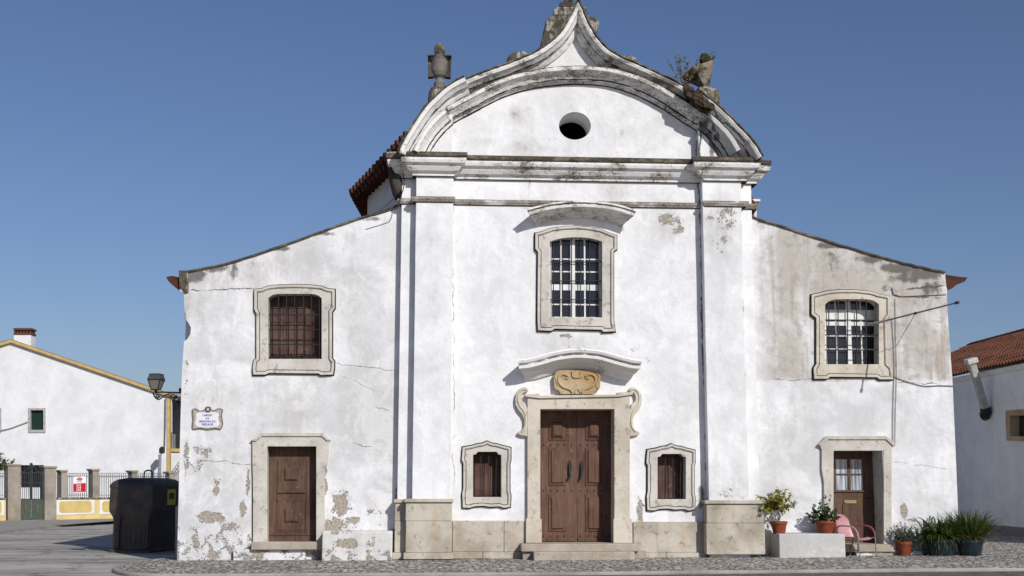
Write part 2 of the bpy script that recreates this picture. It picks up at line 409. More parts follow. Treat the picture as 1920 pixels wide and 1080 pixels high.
m_center = plaster('plaster_center', wash=.42, peel=[(1060,629,26,6,.75),(1252,412,52,22,.6),(1290,935,26,30,.65),(1200,960,10,34,.8),(1190,655,16,10,.55),(1275,430,30,14,.6)],
    grey=[(965,215,30,20,.7),(985,275,44,26,.7),(900,266,30,10,.55),(850,240,10,40,.5),(1250,420,60,40,.55),(1160,355,40,20,.5),(1200,690,16,20,.5),(1060,640,50,16,.4),(1270,800,40,60,.25),(1150,250,40,30,.25)],
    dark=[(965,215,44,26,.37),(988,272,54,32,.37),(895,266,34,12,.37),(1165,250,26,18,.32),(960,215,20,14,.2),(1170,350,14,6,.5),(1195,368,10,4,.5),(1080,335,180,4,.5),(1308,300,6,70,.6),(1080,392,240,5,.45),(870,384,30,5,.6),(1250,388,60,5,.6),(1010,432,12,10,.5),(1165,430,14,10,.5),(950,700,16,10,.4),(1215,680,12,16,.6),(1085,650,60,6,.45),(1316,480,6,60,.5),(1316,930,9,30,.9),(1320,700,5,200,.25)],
    cracks_edges=[(992,318,992,378,.012),(1310,330,1312,390,.02),(1313,392,1318,640,.022),(1318,640,1325,930,.022),(850,340,850,930,.008)], y=-.22)  # long upright lines are dark edge lines along the pilasters
m_pil = plaster('plaster_pilaster', wash=.4, peel=[(1360,410,38,36,.62),(1352,455,22,30,.55),(1400,580,8,28,.9),(1402,640,7,22,.7),(1368,925,36,20,.45),(750,905,9,20,.9),(1398,700,6,12,.6)],
    grey=[(1355,430,50,60,.75),(1370,910,46,40,.55),(1360,620,20,160,.2),(812,620,20,200,.15),(1370,240,50,60,.6)], dark=[(1365,915,22,10,.35),(1318,225,14,40,.7),(1335,270,10,30,1.1),(1318,230,10,26,1.2)], crk=.6, cracks_edges=[(1305,190,1324,240,.06),(1324,240,1352,299,.05),(1312,200,1312,300,.03)], y=-.46)
_a, _b = P(1408, 714, 0), P(1800, 420, 0)
m_right = plaster('plaster_right', white=(.75, .75, .755), peel=[(1695,958,12,18,.8),(1712,975,14,8,.8),(1398,580,10,30,.5),(1780,650,6,50,.3)],
    grey=[(1560,505,36,60,.8),(1660,800,60,60,.35),(1725,930,50,40,.35),(1500,800,40,80,.3),(1740,560,50,40,.75),(1470,930,40,60,.3),(1690,640,16,70,.5)],
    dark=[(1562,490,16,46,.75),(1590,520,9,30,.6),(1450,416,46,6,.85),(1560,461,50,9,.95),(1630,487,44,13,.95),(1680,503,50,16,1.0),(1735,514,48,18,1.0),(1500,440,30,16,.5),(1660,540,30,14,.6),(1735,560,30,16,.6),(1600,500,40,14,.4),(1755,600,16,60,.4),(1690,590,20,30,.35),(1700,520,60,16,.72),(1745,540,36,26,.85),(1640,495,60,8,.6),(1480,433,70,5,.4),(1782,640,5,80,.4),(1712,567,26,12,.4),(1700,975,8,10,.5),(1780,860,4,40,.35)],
    cracks_edges=[(1675,545,1775,536,.025),(1674,556,1770,558,.02),(1678,716,1790,722,.012),(1420,712,1530,712,.01),(1560,850,1780,880,.005)], brown=(_a.x, _a.z, _b.x-.6, 0), low=.9, wash=.85)
_fd = [(1308, 184, 26, 16, 1.7), (1320, 222, 13, 28, 1.5), (1332, 262, 9, 30, 1.3), (1345, 290, 8, 14, 1.2), (1345, 255, 7, 10, 1.2), (1298, 160, 60, 8, .5), (1345, 225, 40, 12, .45), (1390, 270, 30, 20, .5), (1313, 255, 5, 50, .6)]
_fc = [(1303, 185, 1322, 240, .07), (1322, 240, 1352, 300, .05), (1312, 200, 1312, 300, .025), (1322, 215, 1345, 250, .03), (1330, 205, 1400, 270, .02)]
m_flank = plaster('plaster_flank', white=(.66, .655, .64), grey=[(1350, 230, 90, 90, .9)], dark=_fd, cracks_edges=_fc, y=-.7, wash=.6, crk=.7)
m_white = plaster('plaster_house', white=(.75, .75, .755), wash=.12, relief=.25)
m_shadewall = plaster('plaster_side_house', white=(.82, .82, .81), wash=.1, relief=.3)
m_mould = weathered('moulding_plaster', cover=.68, speck=.95, dark=[(1180, 118, 60, 14, .9), (1260, 152, 55, 18, 1.0), (1130, 95, 26, 14, .6), (905, 141, 46, 9, .75), (960, 122, 40, 7, .6), (1400, 320, 40, 18, .5), (920, 328, 50, 8, .55), (1230, 338, 60, 6, .5), (1060, 385, 60, 6, .6)])
m_mouldclean = weathered('moulding_light', cover=.35, speck=.45)
m_arch = weathered('moulding_arch', cover=.72, speck=1.25)
m_mouldcov = weathered('moulding_stained', cover=1.15, speck=1.1, mid=(.30, .275, .24))
m_lichen = weathered('lichen_slab', (.21, .18, .13), cover=1.0, speck=1.6, mid=(.055, .046, .035))
m_stone = stone('limestone'); m_frame = stone('surround_stone', (.58, .55, .495), (.43, .405, .36), .2, .75, .8)
m_framey = stone('door_surround_stone', (.58, .535, .455), (.45, .40, .32), .4, .7, .75)
m_ochre = stone('cartouche_stone', (.47, .37, .235), (.36, .235, .11), .6, .8, .8)
k = M('old_stone', .95, .1); p = k.world(); n1 = k.noise(p, 3.2, 6, .65); n2 = k.noise(p, 11, 6, .7); n3 = k.noise(p, 40, 4, .6); st = k.noise(p, 3, 5, .6, (3, 3, .5))
col = k.mix(k.ss(st, .42, .58), (.13, .115, .085), (.46, .43, .385)); col = k.mix(k.ss(n1, .47, .6), col, (.085, .072, .048)); col = k.mix(k.m('MULTIPLY', k.ss(n2, .5, .66), .8), col, (.05, .043, .033)); col = k.mix(k.m('MULTIPLY', k.ss(n3, .58, .7), .6), col, (.30, .26, .19))
m_old = k.done(col, nrm=k.bump(k.m('ADD', n2, k.m('MULTIPLY', n3, .5)), 1.0, .05))
k = M('mossy_stone', .95, .1); p = k.world(); n1 = k.noise(p, 4, 6, .65); n2 = k.noise(p, 14, 5, .65)
m_moss = k.done(k.mix(k.ss(n2, .58, .66), k.mix(k.ss(n1, .45, .6), (.25, .22, .18), (.07, .06, .045)), (.14, .13, .03)), nrm=k.bump(n2, 1, .04))
m_urn = stone('urn_stone', (.085, .073, .064), (.04, .035, .03), .1, .8, .5)
m_plinth = stone('plinth_stone', (.52, .48, .41), (.32, .285, .225), .5, .85, .85)
m_step = stone('step_stone', (.42, .375, .31), (.29, .25, .2), .3, .6, .6)
m_dirtshade = plain('dirt_and_shade', (.035, .031, .027), .95, .1)  # near-black for dirty joints and painted drop-shadow lines alike
m_wood = wood('door_wood', (.130, .064, .042), (.062, .030, .020), .38); m_wood2 = wood('old_door_wood', (.105, .050, .031), (.045, .023, .015), .45)
m_wood3 = wood('brown_door_wood', (.105, .056, .032), (.055, .029, .017), .25); m_shut = wood('shutter_wood', (.085, .038, .029), (.04, .018, .014), .45)
m_iron = plain('iron', (.018, .017, .017), .55, .4); m_paint = plain('white_joinery', (.74, .74, .72), .5, .4, vary=.1)
m_tile = tiles('roof_tile', .78); m_tiled = tiles('eave_tile', .5); m_tiled.node_tree.nodes['Principled BSDF'].inputs['Roughness'].default_value = .95; m_asph = asphalt('asphalt'); m_cob = cobble('cobble'); m_gutter = plain('gutter_asphalt', (.15, .138, .128), .9, .2, vary=.3, scale=5, bump=.6)
m_kerb = stone('kerb_stone', (.36, .335, .30), (.24, .22, .195), .1, .5, .5)
m_yel = plain('yellow_paint', (.56, .40, .15), .8, .2, vary=.12, scale=4); m_yel2 = plain('pale_yellow_wall', (.66, .53, .23), .85, .2, vary=.1, scale=3)
m_void = plain('interior_dark', (.02, .018, .016), .95, .05)
k = M('window_glass', .06, .5); m_glass = k.done((.012, .015, .022), nrm=k.bump(k.noise(k.world(), 3, 2), .05, .01))
k = M('curtain_glass', .12, .5); p = k.world(); m_curt = k.done(k.mix(k.ss(k.noise(p, 1, 3, .5, (26, 26, 1.2)), .35, .65), (.50, .55, .62), (.13, .15, .19)))

# ================================================================== ground
ROADZ = -.055
def zg(x): return .006*(max(-5.4, min(x, 16))+5.4)   # the pavement climbs gently to the right
bm = BM(); g_ = [[bm.verts.new((x, y_, ROADZ+.006*(max(-5.4, min(x, 16))+5.4))) for x in (-400, -5.4, 16, 400)] for y_ in (-120, 500)]
for i in range(3): bm.faces.new((g_[0][i], g_[0][i+1], g_[1][i+1], g_[1][i]))
obj('road', bm, m_asph, kind='structure')
bm = BM(); gp = [(-3.6, -5.75), (-2, -5.68), (15.9, -5.7), (15.9, -3.4), (-2, -4.3), (-3.6, -4.4)]
bm.faces.new([bm.verts.new((x, y_, ROADZ+.004+.006*(x+5.4))) for x, y_ in gp]); gutter_bm = bm
def GP(px, py):
    p = G(px, py, 0)
    for i in range(4): p = G(px, py, zg(p.x))
    return p
kp = [tuple(GP(a, b).xy) for a, b in ((1990, 1065), (1700, 1067), (1400, 1070), (1100, 1073), (800, 1075), (500, 1076), (330, 1077), (262, 1076), (228, 1073), (212, 1068), (214, 1062), (235, 1055), (270, 1050), (310, 1046.5))]
kp = smoothpath(kp, 4); far = (15.9, kp[0][1]+.1)
kerbpath = [far]+kp+[(-5.75, 1.2)]
def grid_top(bm, poly, z0, z1, fz=None):
    vs = [bm.verts.new((x, y, z1+(fz(x) if fz else 0))) for x, y in poly]; f = bm.faces.new(vs)
    e = bmesh.ops.extrude_face_region(bm, geom=[f], use_keep_orig=True)
    for g in e['geom']:
        if isinstance(g, bmesh.types.BMVert): g.co.z = z0
inn = [tuple(p) for p in inset(kerbpath+[(-5.75, 30), (15.9, 30)], .14)][1:len(kerbpath)-1]
pv = [(15.9, far[1]+.14)]+inn+[(-5.62, 1.2), (-5.4, 1.2), (-5.4, 30), (15.9, 30)]
obj('gutter', gutter_bm, m_gutter, kind='structure')
bm = BM(); grid_top(bm, pv, -.3, 0.0, zg); obj('pavement', bm, m_cob, kind='structure')
bm = BM(); box(bm, 15.905, 60, far[1]+.14, 30, -.3, zg(16)); obj('side_pavement', bm, m_cob, kind='structure')
bm = BM()
sweep(bm, densify(kerbpath, .9), [(0, -.3), (0, -.02), (.02, .006), (.132, .006), (.132, -.3)], lambda u, v, t: (u, v, t+zg(u)), sgn=(-1), jit=.004)
obj('kerb', bm, m_kerb, kind='structure')

# ================================================================== church
church = empty('church', (P(1084, 1045, 0).x, 0, 0), 'white baroque church with curved gable, two low wings and brown doors', 'church')
def part(name, bm, mat, parent=church, **kw): return obj(name, bm, mat, parent, **kw)
YC, YP = -.22, -.46

def arch_open(x0, x1, yb, ys, yt, c=2.6):             # opening with a shallow arched head, photo pixels
    xm = (x0+x1)/2; w_ = (x1-x0)/2
    top = []
    for i in range(17):
        a = -1+i/8; top.append((xm+w_*a, yt+(ys-yt)*abs(a)**c))
    return [(x0, yb)]+top+[(x1, yb)]
OP = {
 'wl': arch_open(503, 603, 673, 559, 551, 7), 'wr': arch_open(1547, 1648, 683, 571, 561, 6), 'wc': arch_open(1031, 1129, 595, 453, 445, 2.4),
 'sl': [(887, 932), (887, 853), (892, 852), (896, 847), (931, 847), (935, 852), (940, 853), (940, 932)],
 'sr': [(1233, 936), (1233, 857), (1238, 856), (1242, 851), (1277, 851), (1281, 856), (1286, 857), (1286, 936)]}
def hole(pts, y): return inset(Q(pts, y), -.035)

# --- wings
lw_top = smoothpath([(336, 510), (352, 509), (425, 494), (494, 473), (574, 445), (632, 424), (700, 401), (752, 384)], 4)
lw = [(332, 1052), (335, 930), (338, 800), (341, 700), (345, 640), (351, 636), (357, 626), (358, 614), (352, 603), (346, 598), (345, 550), (337, 545)]
bm = BM()
slab(bm, Q(lw, 0)+Q(lw_top, 0)+Q([(765, 1052)], 0), [hole(OP['wl'], 0), Q([(499, 1017), (499, 834), (595, 834), (595, 1017)], 0)], 0, .7)
part('side_wall', bm, m_left)
rw_top = smoothpath([(1395, 401), (1440, 417), (1500, 436), (1560, 455), (1620, 473), (1680, 490), (1730, 502), (1772, 511)], 4)
rw = [(1775, 545), (1779, 620), (1786, 715), (1792, 850), (1798, 1000), (1800, 1052), (1395, 1052)]
bm = BM()
slab(bm, Q(rw_top+rw, 0), [hole(OP['wr'], 0), Q([(1561, 1022), (1561, 842), (1660, 842), (1660, 1022)], 0)], 0, .7)
part('side_wall', bm, m_right)
def rake(px, x_extra):
    bm = BM(); pts = Q(px, -.03)
    sweep(bm, densify(pts, .35), [(-.02, -.75), (-.02, .0), (-.022, .03), (.0, .045), (.028, .04), (.035, -.75)], lambda u, v, t: (u, -t, v), jit=.007)
    return bm
part('wing_coping', rake(lw_top, 0), m_lichen); part('wing_coping', rake(rw_top, 0), m_lichen)
# wing bodies, roofs and eaves
for side in (0, 1):
    top = Q(lw_top if side == 0 else rw_top, 0)
    bm = BM()
    if side == 0: box(bm, top[0][0]+.05, top[0][0]+.6, .7, 13, -.1, top[0][1]-.12)
    else: box(bm, top[-1][0]-.6, top[-1][0]+.1, .7, 13, -.1, top[-1][1]-.12)
    part('flank_wall', bm, m_white)
    bm = BM(); low = [(x, z-.14) for x, z in top][::-1]
    slab(bm, [(x, z-.02) for x, z in top]+low, [], .05, 13)
    rf = part('side_roof', bm, m_tile)
    bm = BM()
    o_ = [(311, 519), (322, 517), (337, 520), (352, 548), (347, 552), (336, 541), (325, 536), (316, 528)] if side == 0 else [(1774, 515), (1800, 519), (1815, 520), (1809, 528), (1796, 532), (1785, 541), (1774, 543)]
    for i in range(30):
        y0 = .04+i*.42
        slab(bm, Q(o_, .03), [], y0, y0+.30)
        slab(bm, inset(Q(o_, .03), .03), [], y0+.30, y0+.42)
    part('eave', bm, m_tiled, rf)
bm = BM(); slab(bm, Q([(335, 507), (352, 507), (353, 548), (347, 549), (342, 541), (336, 538)], -.05), [], -.05, .05); part('cornice_end', bm, m_old, bevel=.01)
bm = BM(); slab(bm, Q([(1672, 540), (1686, 534), (1768, 534), (1776, 540), (1776, 552), (1690, 556), (1676, 552)], -.04), [], -.04, .05); part('cornice_end', bm, m_right, bevel=.012)

# --- central bay
zc0 = Z(343, YC); 
bm = BM()
x0, x1 = P(750, 600, YC).x, P(1415, 600, YC).x
oc = (1078, 236, 30, 26)
outl = [(x0, -.1), (x0, zc0+.5), (x1, zc0+.5), (x1, -.1)]
slab(bm, outl, [hole(OP['wc'], YC), hole(OP['sl'], YC), hole(OP['sr'], YC), Q([(1010, 1020), (1010, 764), (1155, 764), (1155, 1020)], YC)], YC, .7)
part('facade_wall', bm, m_center)
zstr = P(812, 300, YP).z
for a, b in ((777, 848), (1322, 1396)):
    bm = BM(); xa, xb = P(a, 600, YP).x, P(b, 600, YP).x
    slab(bm, rough([(xa, -.05), (xa, zc0+.45), (xb, zc0+.45), (xb, -.05)], .5, .004), [], YP, YC+.02); part('pilaster', bm, m_pil, bevel=.012)
# plinths: stone courses laid as separate blocks of one mesh
def blocks(name, rows, y, back, mat=m_plinth):
    bm = BM()
    for yt, yb, xs, dy in rows:
        for i in range(len(xs)-1):
            a = P(xs[i], yb, y-dy); b = P(xs[i+1], yt, y-dy)
            box(bm, a.x+.003, b.x-.003, y-dy+random.uniform(0, .006), back, a.z+.002, b.z-.002)
    return part(name, bm, mat, bevel=.012)
blocks('plinth', [(935, 942, (757, 851), .05), (942, 977, (760, 848), 0), (977, 1036, (760, 848), .02), (1036, 1049, (756, 850), .07)], -.56, -.1)
blocks('plinth', [(936, 943, (738, 762), .04), (943, 977, (740, 764), 0), (977, 1036, (739, 764), .02), (1036, 1049, (735, 764), .06)], -.32, .05)
blocks('plinth', [(976, 1035, (848, 945, 987), 0), (1035, 1048, (848, 905, 985), .09)], -.27, -.1)
blocks('plinth', [(978, 1036, (1188, 1232, 1322), 0), (1036, 1046, (1188, 1250, 1325), .07)], -.27, -.1)
blocks('plinth', [(938, 945, (1321, 1436), .05), (945, 981, (1325, 1432), 0), (981, 1040, (1325, 1434), .02)], -.56, .03)

# entablature
XL, XR = P(752, 330, YC).x, P(1414, 330, YC).x
def run(name, mat, prof, zb, xl, xr, k_=1.0):
    c_ = [P(q, 340, YP).x for q in (777, 848, 1322, 1396)]
    path = [(xl, .6), (xl, YC), (c_[0], YC), (c_[0], YP), (c_[1], YP), (c_[1], YC), (c_[2], YC), (c_[2], YP), (c_[3], YP), (c_[3], YC), (xr, YC), (xr, .6)]
    bm = BM(); sweep(bm, path, [(a*k_ if a > 0 else a, t) for a, t in prof], lambda u, v, t: (u, v, zb+t), sgn=-1)
    return part(name, bm, mat)
zs = Z(386, YC-.05, 1080)
run('string_course', m_mouldcov, [(-.02, 0), (.03, 0), (.05, .03), (.07, .05), (.08, .09), (.06, .11), (-.02, .12)], zs, XL, XR, .9)
zb = Z(340, YC, 1080)
run('cornice', m_mould, [(-.02, 0), (.05, 0), (.06, .05), (.10, .07), (.16, .10), (.23, .18), (.25, .23), (.34, .25), (.37, .31), (.37, .36), (-.02, .37)], zb, XL, XR, .8)
run('cornice_slab', m_lichen, [(-.3, .372), (.38, .372), (.40, .40), (.40, .46), (.36, .48), (-.3, .50)], zb, XL, XR, .8)
run('shadow_grime_seam', m_dirtshade, [(-.02, .355), (.374, .355), (.374, .374), (-.02, .374)], zb, XL, XR, .8)  # these thin dark runs paint the drop shadow together with grime
run('shadow_grime_seam', m_dirtshade, [(-.02, .0), (.058, -.012), (.058, .004), (-.02, .01)], zb, XL, XR, .8)
run('shadow_grime_seam', m_dirtshade, [(-.02, -.016), (.026, -.016), (.026, .003), (-.02, .003)], zs, XL, XR, .9)
ztop = zb+.5

# --- gable
outer = [(757, 277), (777, 244), (800, 210), (830, 180), (852, 164), (879, 151), (912, 138), (946, 126), (984, 111), (1010, 99), (1032, 84), (1051, 67), (1066, 45), (1077, 24), (1084, 9)]
outer_r = [(1084, 9), (1091, 24), (1100, 45), (1115, 71), (1134, 92), (1156, 107), (1190, 122), (1227, 139), (1265, 157), (1295, 174), (1325, 195), (1355, 221), (1377, 244), (1400, 268), (1415, 290)]
L_ = smoothpath(Q([(752, 292)]+outer, -.62), 4); R_ = smoothpath(Q(outer_r+[(1421, 300)], -.62), 4)
full = L_+R_[1:]
ins = inset([(full[0][0], ztop-.3)]+full+[(full[-1][0], ztop-.3)], .06)
bm = BM()
ocp = [(P(oc[0]+oc[2]*math.cos(2*math.pi*i/32), oc[1]+oc[3]*math.sin(2*math.pi*i/32), YC)) for i in range(32)]
slab(bm, ins, [[(p.x, p.z) for p in ocp]], YC, .62)
part('gable_wall', bm, m_center)
CP = [(a_, t_*1.3 if t_ > 0 else t_) for a_, t_ in [(-.25, 0), (-.25, .05), (-.205, .085), (-.15, .12), (-.135, .20), (-.075, .27), (-.055, .32), (0, .34), (.03, .325), (.035, -.62), (-.25, -.62)]]
ax = P(871, 160, -.5).x; bx = P(1301, 178, -.5).x
segc = [p for p in full if ax <= p[0] <= bx]; segl = [p for p in full if p[0] <= ax+.05]; segr = [p for p in full if p[0] >= bx-.05]
for sg, yb, mt in ((segc, YC, m_mould), (segl, YP, m_mouldclean), (segr, YP, m_flank)):
    bm = BM(); sweep(bm, sg, CP, lambda u, v, t: (u, yb-t, v), jit=.003); part('gable_coping', bm, mt)
    bm = BM(); sweep(bm, densify(sg, .1), [(-.139, .10), (-.141, .250), (-.130, .262), (-.125, .10)], lambda u, v, t: (u, yb-t, v), jit=.005); part('shadow_grime_seam', bm, m_dirtshade)  # dark line in the coping: painted drop shadow and grime
    bm = BM(); sweep(bm, densify(sg, .2), [(.036, .40), (.045, .46), (.075, .45), (.085, -.6), (.036, -.6)], lambda u, v, t: (u, yb-t, v), jit=.012); part('coping_slab', bm, m_lichen)
# pilasters carried up through the gable
for seg, xe in ((segl, P(848, 260, YP).x), (segr, P(1310, 260, YP).x)):
    pts = [p for p in seg if (p[0] <= xe if seg is segl else p[0] >= xe)]
    pts = [(p[0], p[1]-.1) for p in pts]
    if seg is segl:
        zt = pts[-1][1]; o_ = [(pts[0][0]+.1, ztop-.2)]+[(p[0]+.06, p[1]) for p in pts[:-1]]+[(xe, zt), (xe, ztop-.2)]
    else:
        zt = pts[0][1]; o_ = [(xe, ztop-.2), (xe, zt)]+[(p[0]-.06, p[1]) for p in pts[1:]]+[(pts[-1][0]-.1, ztop-.2)]
    bm = BM(); slab(bm, o_, [], YP, YC+.02); part('pilaster_head', bm, m_pil)
AP = [(a_, t_*1.35) for a_, t_ in [(0, -.02), (0, .05), (.05, .07), (.06, .13), (.13, .17), (.19, .24), (.21, .28), (.28, .29), (.31, .26), (.33, -.02)]]
arcc = Q([(849, 231), (890, 209), (946, 181), (1002, 165), (1066, 158), (1134, 161), (1190, 177), (1239, 202), (1284, 231), (1311, 247)], YC)
arcl = Q([(800, 299), (809, 279), (822, 260), (836, 244), (849, 233)], YP); arcr = Q([(1309, 241), (1328, 258), (1345, 277), (1359, 300)], YP)
for a_, yb, mt in ((arcc, YC, m_arch), (arcl, YP, m_mouldclean), (arcr, YP, m_flank)):
    bm = BM(); sweep(bm, smoothpath(a_, 6), AP, lambda u, v, t: (u, yb-t, v), jit=.003); part('arch_moulding', bm, mt)
    bm = BM(); sweep(bm, densify(smoothpath(a_, 6), .08), [(-.022, -.01), (-.022, .012), (.004, .014), (.004, -.01)], lambda u, v, t: (u, yb-t, v), jit=.006); sweep(bm, densify(smoothpath(a_, 6), .08), [(.055, .10), (.055, .180), (.069, .185), (.069, .10)], lambda u, v, t: (u, yb-t, v), jit=.005); part('shadow_grime_seam', bm, m_dirtshade)  # arch edges lined dark: drop shadow painted in with the grime
# broken coping stones and bared rubble on the right of the gable
bm = BM(); r_ = random.Random(5)
for i in range(46):
    t = r_.random(); q = P(1288+t*42+r_.uniform(-3, 3), 166+t*32+r_.uniform(-4, 6), YP-.40+r_.uniform(-.06, .04)); h = r_.uniform(.05, .12)
    rings = [[q+Vector((a*h*(1-.3*e)+r_.uniform(-.03, .03), e*.16+r_.uniform(0, .02), b*h*.55*(1-.3*e)+a*h*-.4+r_.uniform(-.03, .03))) for a, b in ((-1, -1), (1, -1), (1.2, 1), (-.8, 1))] for e in (0, 1)]
    loft(bm, rings)
slab(bm, Q([(1284, 168), (1296, 164), (1334, 192), (1330, 208), (1316, 206), (1300, 188)], YP-.34), [], YP-.34, YP+.1)
part('bared_masonry', bm, plain('bared_brick', (.085, .06, .043), .95, .1, vary=.42, scale=14, bump=1))

m_vase = stone('vase_stone', (.21, .19, .175), (.11, .10, .09), .1, .6, .5)
# --- crown behind the peak
def px_solid(bm, pts, y0, y1, mi=0): slab(bm, Q(pts, y0), [], y0, y1, mi)
bm = BM()
px_solid(bm, [(1011, 98), (1016, 72), (1022, 50), (1024, 38), (1030, 32), (1038, 28), (1103, 28), (1117, 32), (1124, 40), (1122, 54), (1117, 62), (1118, 74), (1126, 98)], .75, 1.7)
part('crown_block', bm, m_old, bevel=.04)
bm = BM(); px_solid(bm, [(1012, 97), (1016, 72), (1022, 52), (1030, 62), (1034, 78), (1030, 96)], .70, .76); part('crown_scroll', bm, m_urn, bevel=.02)
bm = BM(); px_solid(bm, [(1038, 28), (1040, 13), (1048, 12), (1100, 12), (1102, 28)], .78, 1.6); part('crown_cap', bm, m_old, bevel=.03)
bm = BM(); px_solid(bm, [(1049, 12), (1050, 4), (1084, 4), (1084, 12)], .8, 1.5); px_solid(bm, [(1058, 4), (1058, -40), (1066, -40), (1066, 4)], 1.1, 1.25); px_solid(bm, [(1046, -18), (1046, -25), (1078, -25), (1078, -18)], 1.12, 1.23)
part('cross_base', bm, m_urn, bevel=.01)
for (xa, xb, yt, ybm) in ((947, 1004, 94, 128), (1153, 1201, 102, 128)):
    a = P(xa, ybm, .5); b = P(xb, yt, .5); bm = BM(); n = 14; cx = (a.x+b.x)/2; rx = (b.x-a.x)/2; rz = b.z-a.z
    rings = []
    for j, yy_ in enumerate((.45, .5, .56, 1.1, 1.16)):
        s_ = (.86, .96, 1, 1, .9)[j]
        rings.append([(cx+rx*s_*math.cos(math.pi*i/n)*(1+.05*(i % 2)), yy_, a.z-.2+(rz+.2)*s_*max(0, math.sin(math.pi*i/n))**.55*(1-.03*(i % 2))) for i in range(n+1)])
    loft(bm, rings); part('scroll', bm, m_old)
# --- finials
y = .35
bm = BM(); a = P(802, 208, y); b = P(842, 160, y); zt = b.z
loft(bm, [[(x, yy_, z) for x, yy_, z in rrect((b.x-a.x)*s_, .46*s_, .08, zz, 3, ((a.x+b.x)/2, y+.3))] for s_, zz in ((1.0, a.z-.8), (1.0, zt-.28), (.9, zt-.1), (.72, zt))])
f1 = part('finial', bm, m_old, smooth=True)
cx = P(824, 150, y).x; c = (cx, y+.3, zt); H_ = lambda py: P(824, py, y+.3).z-zt
bm = BM(); lathe(bm, c, [(.12, -.02), (.13, H_(156)), (.10, H_(152)), (.09, H_(149)), (.10, H_(147)), (.155, H_(143)), (.195, H_(135)), (.20, H_(125)), (.215, H_(116)), (.25, H_(110)), (.1, H_(108.5))], 20)
for s_ in (-1, 1):
    slab(bm, [(cx+s_*.13, zt+H_(146)), (cx+s_*.26, zt+H_(147)), (cx+s_*.26, zt+H_(109)), (cx+s_*.19, zt+H_(109))], [], y+.22, y+.38, 1)
box(bm, cx-.27, cx+.27, y+.06, y+.54, zt+H_(111), zt+H_(108), 1)
part('urn', bm, [m_vase, m_urn], f1, bevel=.012)
bm = BM(); lathe(bm, c, [(.07, H_(109)), (.10, H_(106)), (.095, H_(103)), (.115, H_(100)), (.125, H_(94)), (.115, H_(88)), (.08, H_(83.5)), (.02, H_(82))], 20, fn=lambda a, z: 1+.07*math.cos(7*a+z*6))
part('flame', bm, m_old, f1, smooth=True)
# broken finial on the right
bm = BM(); a = P(1312, 215, y); b = P(1352, 163, y)
loft(bm, [[(x, yy_, z) for x, yy_, z in rrect((b.x-a.x)*s_, .46*s_, .05, zz, 3, ((a.x+b.x)/2+dx, y+.3))] for s_, zz, dx in ((1.0, a.z-.6, 0), (1.0, b.z-.14, 0), (.92, b.z-.05, 0), (.7, b.z+.04, -.06))])
f2 = part('finial', bm, m_old)
bm = BM(); cx = P(1328, 150, y).x; zt = P(1328, 164, y).z
lathe(bm, (cx, y+.3, zt), [(.14, -.05), (.14, .06), (.11, .10), (.12, .16)], 16)
n0 = len(bm.verts)
w0 = .30
vb = [(-.19, -.19), (.19, -.19), (.19, .19), (-.19, .19)]; vt = [(-.30, -.30), (.30, -.30), (.30, .30), (-.30, .30)]
loft(bm, [[(cx+a_*.5, y+.3+b_*.5, zt+.14) for a_, b_ in vb], [(cx+a_*.75, y+.3+b_*.75, zt+.24) for a_, b_ in vb], [(cx+a_*.95, y+.3+b_*.95, zt+.50) for a_, b_ in vt], [(cx+a_, y+.3+b_, zt+.55) for a_, b_ in vt], [(cx+a_, y+.3+b_, zt+.59) for a_, b_ in vt]])
bm.verts.ensure_lookup_table()
rm = Matrix.Rotation(rad(-24), 4, 'Y') @ Matrix.Rotation(rad(18), 4, 'Z')
for v_ in bm.verts[n0:]:
    q = rm @ (v_.co-Vector((cx, y+.3, zt+.12))); v_.co = q+Vector((cx, y+.3, zt+.12))
k = m_moss
part('urn', bm, k, f2, bevel=.012)
bm = BM(); c = P(1321, 116, y+.3); lathe(bm, c, [(.05, -.08), (.10, -.03), (.12, .05), (.11, .13), (.07, .19), (.03, .21)], 14, fn=lambda a, z: 1+.12*math.cos(5*a+z*9))
part('flame', bm, plain('moss', (.055, .055, .02), .95, .1, vary=.4, scale=20, bump=1), f2, smooth=True)
# corbel at the left end of the cornice
bm = BM(); slab(bm, Q([(724, 284), (759, 283), (760, 297), (750, 303), (734, 303), (725, 297)], -.32), [], -.32, .4)
cb = part('corbel', bm, m_old, bevel=.03)
bm = BM(); oo = Q([(728, 300), (752, 300), (751, 318), (756, 335), (757, 352), (750, 366), (741, 369), (735, 358), (729, 335), (727, 315)], -.1)
ci = Vector((sum(p[0] for p in oo)/len(oo), sum(p[1] for p in oo)/len(oo)))
loft(bm, [[(ci.x+(p[0]-ci.x)*s_, yy_, ci.y+(p[1]-ci.y)*s_) for p in oo] for s_, yy_ in ((.45, -.32), (.8, -.26), (1, -.12), (1, .3))]); part('volute', bm, m_urn, cb, smooth=True)

